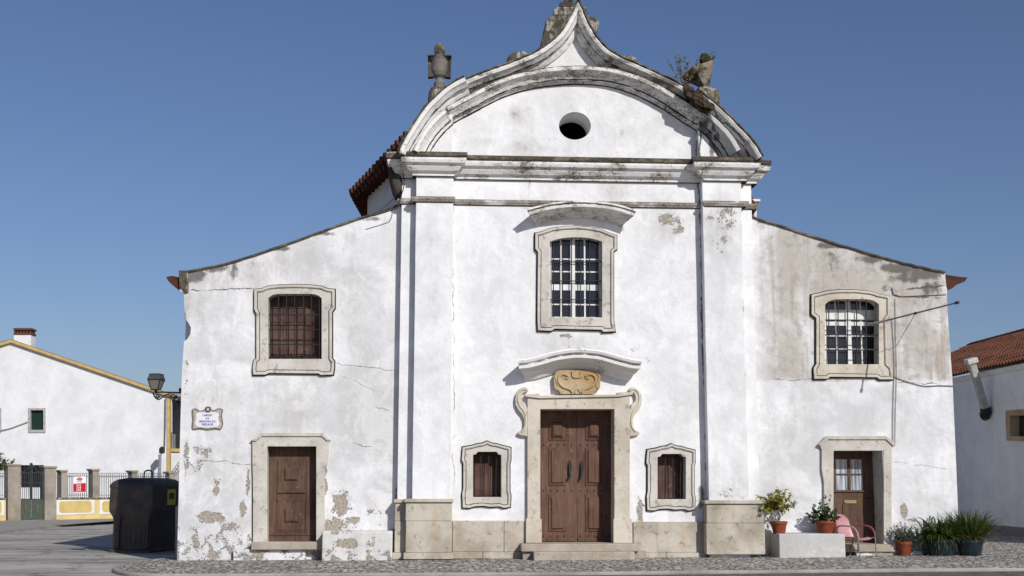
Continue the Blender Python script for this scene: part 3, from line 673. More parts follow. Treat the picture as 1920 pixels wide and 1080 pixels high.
# --- nave behind
XC = P(1084, 600, 0).x
A = Vector((P(763, 245, .5).x, .65)); zE = P(763, 245, .5).z-.1
b3 = G(660, 363, zE); c3 = G(683, 405, zE); B = b3.xy; C_ = c3.xy
mir = lambda p: Vector((2*XC-p.x, p.y))
poly = [A, B, C_, Vector((C_.x+1.2, C_.y+2.5)), mir(Vector((C_.x+1.2, C_.y+2.5))), mir(C_), mir(B), mir(A)]
pin = inset([tuple(p) for p in poly], .45); 
bm = BM(); grid_top(bm, [(x, max(y_, .66)) for x, y_ in pin], 3.0, zE-.05); part('nave_wall', bm, m_white)
bm = BM(); pc = inset([tuple(p) for p in poly], .42)
sweep(bm, [(x, max(y_, .66)) for x, y_ in pc[:4]], [(0, -.75), (.05, -.75), (.08, -.62), (.04, -.6), (.04, -.42), (.12, -.34), (.22, -.18), (.26, -.06), (.26, 0), (0, 0)], lambda u, v, t: (u, v, zE+t), sgn=(-1 if area(pc) > 0 else -1))
part('nave_cornice', bm, m_mouldclean)
bm = BM(); r0, r1 = (XC, .66, zE+1.35), (XC, C_.y, zE+1.35)
V_ = [bm.verts.new((p.x, p.y, zE+.05)) for p in poly]; a_ = bm.verts.new(r0); b_ = bm.verts.new(r1)
for f in ((V_[0], V_[1], b_, a_), (V_[1], V_[2], b_), (V_[2], V_[3], b_), (V_[3], V_[4], b_), (V_[4], V_[5], b_), (V_[5], V_[6], b_), (V_[6], V_[7], a_, b_)): bm.faces.new(f)
nroof = part('nave_roof', bm, m_tile)
for prs in (((A, B), (B, C_)), ((mir(B), mir(A)),)):
  bm = BM()
  for p, q in prs:
      d = (q-p); L = d.length; d.normalize(); nrm_ = Vector((d.y, -d.x)); cen = Vector((XC, 5))
      if nrm_.dot(p-cen) < 0: nrm_ = -nrm_
      n = int(L/.40)
      for i in range(n+1):
          c0 = p+d*(i*.40)
          for zo, r, out in ((.0, .12, .06), (-.13, .10, .0)):
              e0 = c0+nrm_*out; e1 = c0-nrm_*1.3
              tube(bm, [(e0.x, e0.y, zE+zo), (e1.x, e1.y, zE+zo+.36)], r, 8)
  part('eave', bm, m_tiled, nroof)
bm = BM(); pp = P(1415, 408, 1.2); tube(bm, [pp, P(1416, 378, 1.2)], .045, 8); box(bm, pp.x-.1, pp.x+.12, 1.1, 1.3, P(1416, 379, 1.2).z, P(1416, 375, 1.2).z)
part('vent_pipe', bm, m_paint)
bm = BM()
for i in range(3): tube(bm, [P(1404+i*4, 372+i*9, .75), P(1404+i*4, 372+i*9, .75)+Vector((.08, 2.2, -.05))], .1, 8)
slab(bm, Q([(1402, 402), (1402, 372), (1418, 384), (1418, 390), (1408, 405)], .8), [], .8, 1.3)
part('gutter_tiles', bm, m_tile)

# --- surrounds, windows, doors
def surround(outer_px, open_px, yf, yw, parent, mat, fillet=.045, u=False):
    o_ = Q(outer_px, yf); bm = BM()
    if u:
        slab(bm, o_, [], yf, yw+.02)
    else:
        slab(bm, o_, [Q(open_px, yf)], yf, yw+.26)
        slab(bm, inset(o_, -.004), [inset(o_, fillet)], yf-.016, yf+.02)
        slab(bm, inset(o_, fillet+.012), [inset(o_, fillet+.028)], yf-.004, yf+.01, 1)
        slab(bm, inset(o_, -.028), [inset(o_, .02)], yw-.016, yw+.03, 1)  # dark rim: dirty joint with its shadow gap painted in
    return part('surround', bm, [mat, m_dirtshade], parent, bevel=.005)

def grille(parent, px0, px1, pyb, ptop, y, nv, hs, r=.011):
    bm = BM()
    for i in range(nv):
        x = px0+(px1-px0)*(i+.5)/nv+(0 if nv < 6 else random.uniform(-1, 1)*.6)
        tube(bm, [P(x, pyb+1, y), P(x, ptop(x)-1, y)], r, 6)
    for h in hs: tube(bm, [P(px0-1, h, y+.02), P(px1+1, h+random.uniform(-.5, .5), y+.02)], r, 6)
    return part('grille', bm, m_iron, parent)
# centre window
def joinery(name, y, px0, px1, py0, py1, vbars, hbars, wv, wh, mat=m_paint, outer=4):
    bm = BM()
    a = P(px0, py1, y); b = P(px1, py0, y)
    e = outer/87
    box(bm, a.x-.05, a.x+e, y, y+.06, a.z-.02, b.z+.05); box(bm, b.x-e, b.x+.05, y, y+.06, a.z-.02, b.z+.05)
    box(bm, a.x+e, b.x-e, y+.001, y+.06, b.z-e, b.z+.05); box(bm, a.x+e, b.x-e, y+.001, y+.06, a.z-.02, a.z+e*.6)
    for x, w_ in vbars:
        q = P(x, 600, y).x; box(bm, q-w_/2, q+w_/2, y+.004, y+.05, a.z, b.z)
    for h, w_ in hbars:
        q = P((px0+px1)/2, h, y).z; box(bm, a.x, b.x, y+.009, y+.045, q-w_/2, q+w_/2)
    return part(name, bm, mat, bevel=.004)
YG = -.09
W = joinery('window', YG, 1031, 1127, 446, 596, [(1052, .035), (1074.5, .10), (1097, .035)], [(486, .03), (509.5, .03), (539, .13), (571, .03)], 0, 0)
bm = BM(); pbox(bm, 1026, 440, 1132, 600, YG+.03, YG+.036); part('pane', bm, m_glass, W)
surround([(1009, 619), (1008, 600), (1009, 472), (1004, 466), (1004, 437), (1012, 436), (1035, 428), (1058, 425), (1081, 424), (1104, 426), (1126, 430), (1148, 439), (1156, 441), (1156, 467), (1150, 472), (1150, 600), (1153, 621), (1131, 622), (1128, 618), (1040, 616), (1034, 620)], OP['wc'], -.29, YC, W, m_frame)
grille(W, 1029, 1131, 597, lambda x: 446, -.17, 6, (491, 527, 562), .012)
# left window
YS = .31
bm = BM(); pbox(bm, 495, 545, 612, 680, YS, YS+.05)
for i in range(4):
    a = 503+i*25
    pbox(bm, a+2, 556, a+23, 578, YS-.02, YS); 
    for (t_, b_) in ((582, 604), (608, 636), (640, 668)): pbox(bm, a+3, t_, a+22, b_, YS-.018, YS)
W = part('window', bm, m_shut, bevel=.006)
surround([(475, 702), (474, 690), (476, 676), (481, 672), (481, 588), (477, 580), (477, 543), (490, 542), (502, 537), (522, 535), (552, 534), (582, 535), (602, 537), (615, 542), (627, 543), (627, 578), (622, 585), (622, 672), (626, 677), (626, 690), (624, 702), (602, 703), (597, 700), (504, 699), (498, 702)], OP['wl'], -.065, 0, W, m_frame)
grille(W, 499, 607, 674, lambda x: 552, -.01, 7, (590, 618, 646), .012)
bm = BM(); r_ = random.Random(3)
for i in range(60):
    x = 506+r_.random()*94; h = 2+r_.random()*9; q = P(x, 673, .0); 
    tube(bm, [(q.x, .05+r_.random()*.08, q.z), (q.x+r_.uniform(-.03, .03), .05, q.z+h/87)], .006, 4)
tube(bm, [P(503, 673, .09), P(603, 673, .09)], .05, 6)
part('spikes', bm, m_iron, W)
# right window
YR = .30
W = joinery('window', YR, 1547, 1646, 560, 686, [(1567, .03), (1591, .11), (1614, .03)], [(607, .09), (630, .025), (655, .03), (590, .22)], 0, 0, outer=5)
bm = BM(); pbox(bm, 1540, 555, 1655, 690, YR+.03, YR+.036); part('pane', bm, m_glass, W)
surround([(1527, 710), (1526, 690), (1531, 682), (1531, 596), (1522, 589), (1522, 553), (1536, 550), (1552, 546), (1574, 544), (1604, 544), (1632, 547), (1648, 552), (1668, 556), (1668, 592), (1662, 600), (1664, 682), (1672, 690), (1674, 711), (1650, 711), (1644, 707), (1556, 706), (1551, 710)], OP['wr'], -.065, 0, W, m_framey)
grille(W, 1545, 1651, 685, lambda x: 561, -.01, 6, (600, 628, 656), .013)
# little windows either side of the door
for key, sh in (('sl', 0), ('sr', 346)):
    dy_ = 0 if sh == 0 else 5; o_ = OP[key]; xs = [q[0] for q in o_]; a, b = min(xs), max(xs); t_ = min(q[1] for q in o_); bt = max(q[1] for q in o_)
    bm = BM(); ysm = .10; pbox(bm, a-4, t_-4, b+4, bt+4, ysm, ysm+.05)
    pbox(bm, a+1, t_+4, a+18, bt-2, ysm-.025, ysm); pbox(bm, a+21, t_+6, a+38, bt-2, ysm-.03, ysm)
    W = part('window', bm, m_shut, bevel=.006)
    out = [(868, 951), (867, 925), (869, 915), (869, 868), (866, 862), (868, 839), (885, 836), (895, 833), (904, 832), (913, 828), (922, 832), (931, 833), (941, 836), (957, 840), (957, 862), (955, 870), (955, 920), (957, 930), (956, 950), (945, 952), (936, 949), (920, 950), (905, 948), (890, 949), (880, 952)]
    surround([(x+sh, yy_+dy_) for x, yy_ in out], o_, -.28, YC, W, m_frame, .035)
    bm = BM()
    for i in range(3): q = a+(b-a)*(i+.9)/3.6; tube(bm, [P(q, bt, -.15), P(q+1, t_, -.15)], .009, 6)
    part('grille', bm, m_iron, W)

# main door
YD = .23
D = None
bm = BM()
def leafpanels(bm, x0, x1, xa, xb, y):
    pbox(bm, x0, 755, x1, 1018, y, y+.07)
    for t_, b_ in ((785, 826), (840, 911), (927, 997)):
        a = P(xa, b_, y); b = P(xb, t_, y); i_ = .085 if t_ == 785 else .05
        for g, (e0, e1, yy0, yy1) in enumerate(((0, .018, y-.001, y-.022), (.03, i_+.03, y-.006, y-.085 if t_ == 785 else y-.055))):
            r0_ = [(a.x+e0, yy0, a.z+e0), (b.x-e0, yy0, a.z+e0), (b.x-e0, yy0, b.z-e0), (a.x+e0, yy0, b.z-e0)]
            r1_ = [(a.x+e1, yy1, a.z+e1), (b.x-e1, yy1, a.z+e1), (b.x-e1, yy1, b.z-e1), (a.x+e1, yy1, b.z-e1)]
            loft(bm, [r0_, r1_])
DR = []
for (x0, x1, xa, xb, hx) in ((1009, 1081.3, 1028, 1061, 1067.5), (1082.3, 1157, 1097, 1129, 1090)):
    bm = BM(); leafpanels(bm, x0, x1, xa, xb, YD); d_ = part('door', bm, m_wood); DR.append(d_)
    for yy_ in (834, 920, 1005):
        for i in range(5):
            q = P(max(x0, 1013)+6+i*13.2, yy_, YD)
            bm = BM(); lathe(bm, (0, 0, 0), [(.017, -.002), (.015, .012), (.005, .018)], 8)
            for v_ in bm.verts: v_.co = Vector((q.x+v_.co.x, YD-v_.co.z, q.z+v_.co.y))
            part('stud', bm, m_iron, d_)
    bm = BM(); s_ = 1 if hx < 1080 else -1
    slab(bm, Q([(hx-3, 884), (hx-5, 878), (hx-4, 868), (hx, 862), (hx+4, 868), (hx+5, 878), (hx+3, 884)], YD), [], YD-.012, YD)
    tube(bm, [P(hx, 870, YD-.02), P(hx, 884, YD-.05), P(hx+1*s_, 893, YD-.05), P(hx-3, 900, YD-.06)], .022, 8); part('handle', bm, m_iron, d_)
    bm = BM(); pbox(bm, x0+2, 1008, x1-2, 1015, YD-.03, YD); part('kick_rail', bm, m_wood, d_)
yf = -.33
bm = BM()
slab(bm, Q([(987, 1018), (987, 973), (989, 971), (989, 746), (986, 744), (986, 741), (1011, 739), (1013, 743), (1156, 742), (1158, 738), (1184, 737), (1184, 741), (1181, 744), (1181, 971), (1184, 974), (1184, 1018), (1152, 1018), (1152, 767), (1013, 767), (1013, 1018)], yf), [], yf, .22)
slab(bm, Q([(986, 1018), (986, 973), (1015.5, 973), (1015.5, 1018)], yf), [], yf-.025, yf+.01); slab(bm, Q([(1150, 1018), (1150, 973), (1185, 973), (1185, 1018)], yf), [], yf-.025, yf+.01)
slab(bm, Q([(984, 744), (984, 740), (1011, 738), (1012, 742), (1157, 740), (1158, 736), (1186, 735), (1186, 740), (1160, 744), (1012, 747)], yf), [], yf-.05, YC)
sm_ = part('surround', bm, m_framey, DR[0], bevel=.006)
ear = [(991, 733), (990, 729), (986, 726), (980, 726), (973, 730), (968, 738), (966, 748), (967, 759), (972, 769), (979, 777), (983, 786), (983, 798), (979, 806), (971, 810), (971, 814), (979, 817), (989, 818), (989, 800), (990, 770), (986, 758), (979, 752), (978, 744), (981, 737), (986, 735)]
for s_ in (0, 1):
    e = [(x if s_ == 0 else 2170-x, yy_) for x, yy_ in ear]; e2 = [(x+(4 if s_ == 0 else -4), yy_+2) for x, yy_ in e]
    bm = BM(); slab(bm, Q(e, -.32), [], -.32, YC+.01)
    m_l = [(x if s_ == 0 else 2170-x, yy_) for x, yy_ in ((988, 731), (980, 730), (973, 737), (971, 748), (974, 760), (982, 770), (986, 784), (985, 800), (978, 810))]
    tube(bm, [P(a, b, -.325) for a, b in smoothpath(m_l, 4)], .022, 6)
    part('scroll_ear', bm, m_framey, DR[s_], bevel=.012)
# left door
YL = .24
bm = BM(); pbox(bm, 495, 832, 600, 1020, YL, YL+.06)
for t_, b_ in ((866, 920), (938, 995)):
    pbox(bm, 521, t_, 572, b_, YL-.012, YL)
    a = P(521, b_, YL); b = P(572, t_, YL); cx, cz = (a.x+b.x)/2, (a.z+b.z)/2
    cz = P(550, 889 if t_ < 900 else 967, YL).z
    loft(bm, [[(cx-h, yy_, cz-v_), (cx+h, yy_, cz-v_), (cx+h, yy_, cz+v_), (cx-h, yy_, cz+v_)] for h, v_, yy_ in ((.15, .14, YL-.01), (.15, .14, YL-.022), (.115, .105, YL-.05), (.11, .10, YL-.052))])
pbox(bm, 520, 918, 573, 924, YL-.035, YL); pbox(bm, 520, 936, 573, 939, YL-.022, YL); pbox(bm, 517, 862, 521, 1000, YL-.02, YL); pbox(bm, 572, 862, 576, 1000, YL-.02, YL)
pbox(bm, 502, 999, 592, 1004, YL-.02, YL)
DL = part('door', bm, m_wood2, bevel=.006)
yf = -.07
bm = BM()
slab(bm, Q([(474, 1018), (474, 905), (473, 870), (473, 826), (484, 823), (491, 814), (603, 814), (609, 821), (617, 826), (614, 870), (609, 878), (608, 1018), (593, 1018), (593, 837), (501, 837), (501, 1018)], yf), [], yf, .2)
slab(bm, Q([(470, 826), (482, 821), (489, 812), (605, 812), (611, 818), (620, 825), (614, 827), (604, 818), (492, 818), (480, 827)], yf), [], yf-.035, .02)
slab(bm, [(x-.018, z) for x, z in Q([(474, 1018), (474, 826), (478, 826), (478, 1018)], -.02)], [], -.02, .02, 1)  # dark jamb edge, joint dirt and painted shadow gap in one
part('surround', bm, [m_frame, m_dirtshade], DL, bevel=.006)
# right door, half in shade of its deep splay
YT = .48
bm = BM(); xa, xb = 1561, 1638
def rect(bm, px0, py0, px1, py1, y0, y1): pbox(bm, px0, py0, px1, py1, y0, y1)
rect(bm, xa, 842, 1640, 861, YT, YT+.05); rect(bm, xa, 921, 1640, 931, YT+.001, YT+.05); rect(bm, xa, 861, 1566, 921, YT+.002, YT+.05); rect(bm, 1619, 861, 1640, 921, YT+.002, YT+.05)
rect(bm, xa, 931, 1640, 1025, YT+.002, YT+.05); rect(bm, 1591, 861, 1593.5, 921, YT+.005, YT+.04); rect(bm, 1566, 888, 1619, 890.5, YT+.006, YT+.04)
rect(bm, 1563, 919, 1622, 923, YT-.03, YT); rect(bm, 1566, 936, 1617, 1012, YT-.012, YT+.01); rect(bm, 1582, 946, 1612, 1008, YT-.03, YT)
DW = part('door', bm, m_wood3, bevel=.005)
bm = BM(); rect(bm, 1564, 858, 1622, 924, YT+.03, YT+.034); part('pane', bm, m_curt, DW)
bm = BM(); rect(bm, 1583, 938, 1606, 944, YT-.035, YT-.012); part('letter_slot', bm, plain('brass', (.30, .235, .12), .5, .5, .4), DW, bevel=.003)
bm = BM(); q = P(1631, 934, YT); tube(bm, [q, q+Vector((0, -.05, 0)), q+Vector((-.09, -.06, 0))], .012, 8); part('handle', bm, m_iron, DW)
yf = -.07
bm = BM()
slab(bm, Q([(1545, 1022), (1545, 905), (1541, 880), (1541, 842), (1536, 834), (1548, 822), (1553, 820), (1658, 820), (1664, 823), (1677, 835), (1672, 842), (1672, 1022), (1657, 1022), (1657, 845), (1563, 845), (1563, 1022)], yf), [], yf, .3)
slab(bm, Q([(1533, 834), (1546, 820), (1551, 817.5), (1660, 817.5), (1666, 821), (1680, 834), (1674, 836), (1661, 824), (1553, 824), (1539, 836)], yf), [], yf-.035, .02)
q0 = P(1657, 900, yf).x; q1 = P(1637.5, 900, YT).x; zt_ = P(1600, 843, yf).z; zb_ = P(1600, 1022, yf).z
vs = [(q0+.02, yf+.01), (q0+.02, YT+.05), (q1, YT+.05), (q1, YT-.005), (q0-.001, yf+.01)]
loft(bm, [[(x, yy_, zb_) for x, yy_ in vs], [(x, yy_, zt_) for x, yy_ in vs]])
part('surround', bm, m_frame, DW, bevel=.006)
# hoods
def hood(path, prof, yb, mat, grow):
    xc = sum(p[0] for p in path)/len(path); hw = max(p[0] for p in path)-xc
    bm = BM(); sweep(bm, smoothpath(path, 5), prof, lambda u, v, t: (u+(u-xc)/hw*t*grow, yb-t*1.3, v), jit=.0025)
    return part('hood', bm, mat)
hood(Q([(1007, 424), (1030, 416), (1056, 411), (1084, 409), (1112, 411), (1140, 416), (1165, 425)], YC), [(0, -.02), (0, .04), (.03, .06), (.06, .10), (.10, .21), (.13, .25), (.15, .32), (.16, .35), (.22, .36), (.24, .34), (.25, .38), (.285, .38), (.30, -.02)], YC, m_mould, .42)
hood(Q([(985, 713), (1004, 711), (1028, 704), (1054, 696), (1083, 693), (1111, 696), (1137, 704), (1161, 711), (1180, 713)], YC), [(0, -.02), (0, .05), (.04, .08), (.10, .13), (.14, .24), (.19, .30), (.21, .37), (.27, .38), (.29, .36), (.32, .40), (.37, .42), (.40, .41), (.42, -.02)], YC, m_mouldclean, .40)
# cartouche
bm = BM(); yk = -.36
slab(bm, Q([(1040, 731), (1038, 705), (1043, 697), (1050, 694), (1114, 694), (1121, 697), (1126, 705), (1125, 728), (1118, 731), (1113, 739), (1052, 739), (1047, 731)], yk), [], yk, YC+.01)
for s_ in (-1, 1):
    f_ = lambda x: 1082+s_*(x-1082)
    tube(bm, [P(f_(a), b, yk-.012) for a, b in smoothpath([(1066, 706), (1060, 702), (1052, 703), (1047, 710), (1049, 719), (1057, 726), (1066, 729), (1071, 732), (1073, 736)], 4)], .028, 8)
    tube(bm, [P(f_(a), b, yk-.01) for a, b in smoothpath([(1066, 706), (1064, 710), (1060, 709)], 3)], .022, 6)
    tube(bm, [P(f_(a), b, yk-.005) for a, b in smoothpath([(1041, 729), (1046, 724), (1043, 714), (1041, 705), (1048, 697)], 3)], .018, 6)
slab(bm, Q([(1071, 696), (1073, 707), (1078, 709), (1086, 709), (1091, 707), (1092, 696), (1088, 696), (1087, 703), (1077, 703), (1076, 696)], yk), [], yk-.035, yk+.01)
tube(bm, [P(a, b, yk-.01) for a, b in ((1078, 737), (1080, 731), (1083, 729), (1086, 731), (1088, 737))], .02, 6)
part('cartouche', bm, m_ochre, bevel=.006)
# steps
def step(pxs, zt, y0, y1, mat=m_step):
    bm = BM(); a, b = P(pxs[0], 1040, y0).x, P(pxs[1], 1040, y0).x
    o_ = rough([(a, y0), (b, y0), (b, y1), (a, y1)], .3, .008)
    grid_top(bm, o_, -.05 if zt < .25 else zt-.16, zt)
    part('step', bm, mat, bevel=.018)
z1 = Z(1018, -.48, 1083)
step((977, 1199), z1-.01, -.66, .2); step((1001, 1190), z1-.16, -.98, .1)
bm = BM(); box(bm, P(980, 1, -.45).x, P(1196, 1, -.45).x, -.57, .1, -.05, z1-.17); part('step', bm, m_step)
zl = Z(1016, -.15, 540); step((470, 605), zl, -.24, .2); bm = BM(); box(bm, P(473, 1, -.1).x, P(600, 1, -.1).x, -.14, .1, -.05, zl-.15); part('step', bm, m_left)
zr = Z(1020, -.1, 1610); step((1560, 1681), zr, -.28, .6); bm = BM(); box(bm, P(1562, 1, -.1).x, P(1679, 1, -.1).x, -.22, .1, -.05, zr-.15); part('step', bm, m_right)

# ================================================================== on and against the church
def text(name, body, size, loc, mat, parent, ry=0.0, off=.004):
    cu = bpy.data.curves.new('t', 'FONT'); cu.body = body; cu.size = size; cu.align_x = 'CENTER'; cu.align_y = 'CENTER'; cu.extrude = .002; cu.offset = size*.012
    to = bpy.data.objects.new('t', cu); COL.objects.link(to); bpy.context.view_layer.update()
    me = bpy.data.meshes.new_from_object(to.evaluated_get(bpy.context.evaluated_depsgraph_get())); bpy.data.objects.remove(to)
    bm = BM(); bm.from_mesh(me); bpy.data.meshes.remove(me)
    bm.transform(Matrix.Translation(Vector(loc)+Vector((0, -off, 0))) @ Matrix.Rotation(ry, 4, 'Z') @ Matrix.Rotation(math.pi/2, 4, 'X'))
    return obj(name, bm, mat, parent)
# street name plaque
b0 = P(389, 786, 0); pl = empty('street_plaque', (b0.x, 0, b0.z), 'painted tile street name plaque with scrolled outline on the left wing', 'sign')
po = smoothpath([(360, 768), (363, 766), (369, 766), (374, 770), (380, 769), (384, 768), (385, 764), (390, 762), (395, 764), (396, 768), (402, 769), (407, 766), (414, 766), (418, 769), (416, 777), (417, 786), (418, 795), (414, 805), (402, 804), (389, 806), (375, 804), (361, 805), (360, 795), (361, 786), (360, 776), (360, 768)], 3)[:-1]
bm = BM(); slab(bm, Q(po, -.03), [], -.03, .01); obj('rim', bm, plain('tile_rim', (.20, .16, .15), .5, .4, vary=.3, scale=30), pl)
bm = BM(); slab(bm, inset(Q(po, -.036), .022), [], -.036, -.028); obj('ornament', bm, plain('ornament_glaze', (.50, .44, .38), .3, .5, vary=.3, scale=22), pl)
bm = BM(); slab(bm, Q(smoothpath([(367, 777), (373, 773), (381, 773), (389, 774), (398, 773), (405, 773), (411, 777), (409, 785), (412, 793), (408, 800), (398, 801), (389, 802), (378, 801), (369, 800), (366, 793), (368, 785), (367, 777)], 3)[:-1], -.041), [], -.041, -.03)
obj('panel', bm, plain('white_glaze', (.70, .71, .76), .25, .5, vary=.04), pl)
m_ink = plain('blue_glaze', (.07, .09, .30), .3, .5)
for body, py, sz in (('LARGO', 778.5, .062), ('DA', 784.5, .052), ('SENHORA DA', 790.3, .055), ('PIEDADE', 796, .062)):
    q = P(389, py, -.041); text('lettering', body, sz, q, m_ink, pl)
bm = BM(); q = P(390, 767.5, -.04)
for i in range(2):
    n = 16; r = .055-.022*i; slab(bm, [(q.x+r*math.cos(2*math.pi*k_/n), q.z+r*1.15*math.sin(2*math.pi*k_/n)) for k_ in range(n)], [], -.042-.006*i, -.03, i)
obj('crest', bm, [m_iron, plain('crest_glaze', (.45, .42, .33), .3, .5)], pl)

# wall lantern
y = .35; b0 = P(343, 737, y)
la = empty('wall_lantern', b0, 'black iron lantern on a scrolled bracket at the left corner of the church', 'street lamp')
bm = BM(); LP = lambda a, b: P(a, b, y)
tube(bm, [LP(290, 735), LP(346, 736.5)], .018, 6)
tube(bm, [LP(a, b) for a, b in smoothpath([(287, 736), (290, 744), (297, 749), (304, 745), (312, 740), (320, 743), (330, 752), (341, 764)], 4)], .016, 6)
for cx_, cy_, r0_, s_ in ((295.5, 742.5, 4.2, 1), (329, 743.5, 4, -1), (336, 751, 3, 1)):
    tube(bm, [LP(cx_+s_*r0_*(1-i/26)*math.cos(i*.5), cy_+r0_*(1-i/26)*math.sin(i*.5)) for i in range(20)], .012, 5)
tube(bm, [LP(313, 741), LP(318, 736), LP(322, 742), LP(327, 738)], .012, 5); tube(bm, [LP(343, 727), LP(343, 768)], .02, 6)
lathe(bm, LP(338.5, 736), [(.02, 0), (.035, .03), (.045, .06), (.03, .09), (.012, .1)], 10)
obj('bracket', bm, m_iron, la, smooth=True)
c = P(292, 733, y); hh = lambda py: (733-py)/86.3; rr = lambda w_: w_/86.3/2*.80
def sq(w_, z, a0=.62): return [(c.x+rr(w_)*1.3*math.cos(a0+i*math.pi/2), c.y+rr(w_)*1.3*math.sin(a0+i*math.pi/2), c.z+z) for i in range(4)]
bm = BM(); loft(bm, [sq(17, hh(730)), sq(31, hh(712.5))]); k = M('lantern_glass', .25, .5); obj('glass', bm, k.done((.16, .155, .13)), la)
bm = BM(); lo, hi = sq(17.5, hh(731)), sq(32, hh(712))
for i in range(4):
    tube(bm, [lo[i], hi[i]], .011, 5); tube(bm, [lo[i], lo[(i+1) % 4]], .012, 5); tube(bm, [hi[i], hi[(i+1) % 4]], .013, 5)
tube(bm, [c+Vector((0, 0, -.03)), c+Vector((0, 0, .05))], .03, 8)
obj('lantern_frame', bm, m_iron, la)
bm = BM(); loft(bm, [sq(35, hh(712)), sq(34, hh(711)), sq(27.5, hh(704)), sq(29, hh(703)), sq(29, hh(701.5)), sq(10, hh(700.5))]); obj('hood', bm, plain('lantern_roof', (.06, .065, .06), .5, .5), la)

# flagpole and wires on the right wing
b0 = P(1630, 609, 0.1); tip = P(1797, 567, -2.4)
fp = empty('flagpole', b0, 'thin bare metal flagpole slanting out from the right upper window', 'flagpole')
bm = BM(); tube(bm, [b0, b0.lerp(tip, .97)], .021, 8, .017); obj('pole', bm, plain('pole_grey', (.20, .20, .21), .45, .5), fp)
bm = BM(); tube(bm, [b0.lerp(tip, .97), tip], .032, 8); obj('end_cap', bm, m_iron, fp); bm = BM(); tube(bm, [b0.lerp(tip, .535), b0.lerp(tip, .55)], .03, 8); obj('clamp', bm, m_iron, fp)
bm = BM(); tube(bm, [b0+Vector((-.02, 0, 0)), b0.lerp(tip, .22)], .028, 8); obj('holder', bm, plain('holder_white', (.5, .5, .48), .6), fp)
bm = BM(); tube(bm, [b0.lerp(tip, .54), P(1681, 648, -.03)], .006, 5); obj('stay_wire', bm, m_iron, fp)
def cable(pts, r, lab, y=-.022, mat=None, px=True):
    bm = BM(); pp = [P(a, b, y) for a, b in smoothpath(pts, 5)] if px else pts
    tube(bm, pp, r, 5); return obj('cable', bm, mat or m_grey, None, lab, 'cable', base=pp[0])
m_grey = plain('cable_grey', (.13, .125, .12), .6, .3)
cable([(1672, 600), (1675, 640), (1677, 690), (1675, 740), (1674, 790), (1674, 836)], .007, 'thin grey cable falling from right upper window frame, left of a pair')
cable([(1678, 560), (1679, 620), (1681, 700), (1679, 770), (1678, 836)], .006, 'thin grey cable falling past right upper window frame, right of a pair')
cable([(1600, 690), (1640, 684), (1668, 702), (1690, 712), (1712, 719), (1735, 724), (1760, 723), (1790, 724)], .009, 'dark cable sagging from right upper window sill to the wall corner')
cable([(760, 298), (752, 312), (756, 326), (758, 345), (752, 368), (746, 388), (735, 394), (700, 405)], .012, 'black cable looping round the carved corbel above the left wing', y=-.34, mat=m_iron)

# low plastered block, left
m_block = plaster('plaster_block', white=(.66, .655, .63), peel=[(650, 1020, 40, 16, .7), (700, 1015, 30, 20, .55), (615, 1035, 12, 12, .6), (640, 998, 40, 6, .6)], grey=[(670, 1020, 70, 30, .7)], y=-.5, low=.35)
bm = BM(); a, b = P(603, 1048, -.5), P(736, 996, -.5); grid_top(bm, rough([(a.x, -.5), (b.x, -.5), (b.x, .0), (a.x, .0)], .2, .008), -.05, b.z)
obj('mounting_block', bm, m_block, None, 'low plastered block against the wall right of the left door', 'block', base=((a.x+b.x)/2, -.25, 0), bevel=.025)
# pale slab leaning in the lane behind the left corner
bm = BM(); a = G(328, 1040, ROADZ); yy_ = a.y; slab(bm, Q([(328, 1041), (329, 949), (339, 948), (341, 1041)], yy_), [], yy_, yy_+.12)
obj('stone_slab', bm, plain('pale_slab', (.40, .40, .385), .8, .2), None, 'pale upright stone slab between the dark container and church corner', 'slab', base=(a.x+.05, yy_, ROADZ), bevel=.01)
# planter block, right
yb = -.78; xa, xb = P(1461, 1020, yb).x, P(1585, 1020, yb).x; zt = P(1500, 1001, yb).z
bm = BM(); grid_top(bm, rough([(xa, yb), (xb, yb), (xb, -.02), (xa, -.02)], .25, .006), -.05, zt)
obj('planter_block', bm, plaster('plaster_planter', white=(.52, .515, .49), wash=.9, peel=[], grey=[(1500, 1020, 90, 40, .6), (1470, 1040, 30, 10, .7)], dark=[(1463, 1030, 8, 30, .35), (1530, 1043, 70, 3, .4)], y=-.78), None, 'pale cement block carrying two potted plants left of the right door', 'block', base=((xa+xb)/2, -.4, zg(xa)), bevel=.02)

# ---- plants in pots
m_terra = plain('terracotta', (.27, .07, .033), .8, .2, vary=.18, scale=10); m_teal = plain('teal_glaze', (.014, .032, .040), .4, .5, vary=.15, scale=6); m_soil = plain('soil', (.05, .035, .025), .95, .1, bump=.8, scale=30)
m_bark = plain('bark', (.11, .085, .06), .9, .1, scale=25, bump=.8)
def pot(root, c, r, h, mat, rim=.02):
    bm = BM(); lathe(bm, c, [(r*.70, 0), (r*.74, .01), (r*.93, h*.78), (r*.94, h*.79), (r*1.03, h*.80), (r*1.05, h*.98), (r*1.0, h), (r*.90, h*.99), (r*.86, h*.86), (0.01, h*.86)], 28)
    p = obj('pot', bm, mat, root, smooth=True)
    bm = BM(); lathe(bm, (c[0], c[1], c[2]+h*.85), [(r*.87, 0), (r*.6, .012), (.01, .018)], 20); obj('soil', bm, m_soil, p)
    return c[2]+h*.87
def plant(name, px, pyb, y, zb, r, h, mat, label, cat='potted plant'):
    q = P(px, pyb, y); c = Vector((q.x, y, zb)); root = empty(name, c, label, cat); zt = pot(root, c, r, h, mat); return root, Vector((c.x, c.y, zt))
rd = random.Random(11)
def rv(s=1): return Vector((rd.gauss(0, 1), rd.gauss(0, 1), rd.gauss(0, 1))).normalized()*s
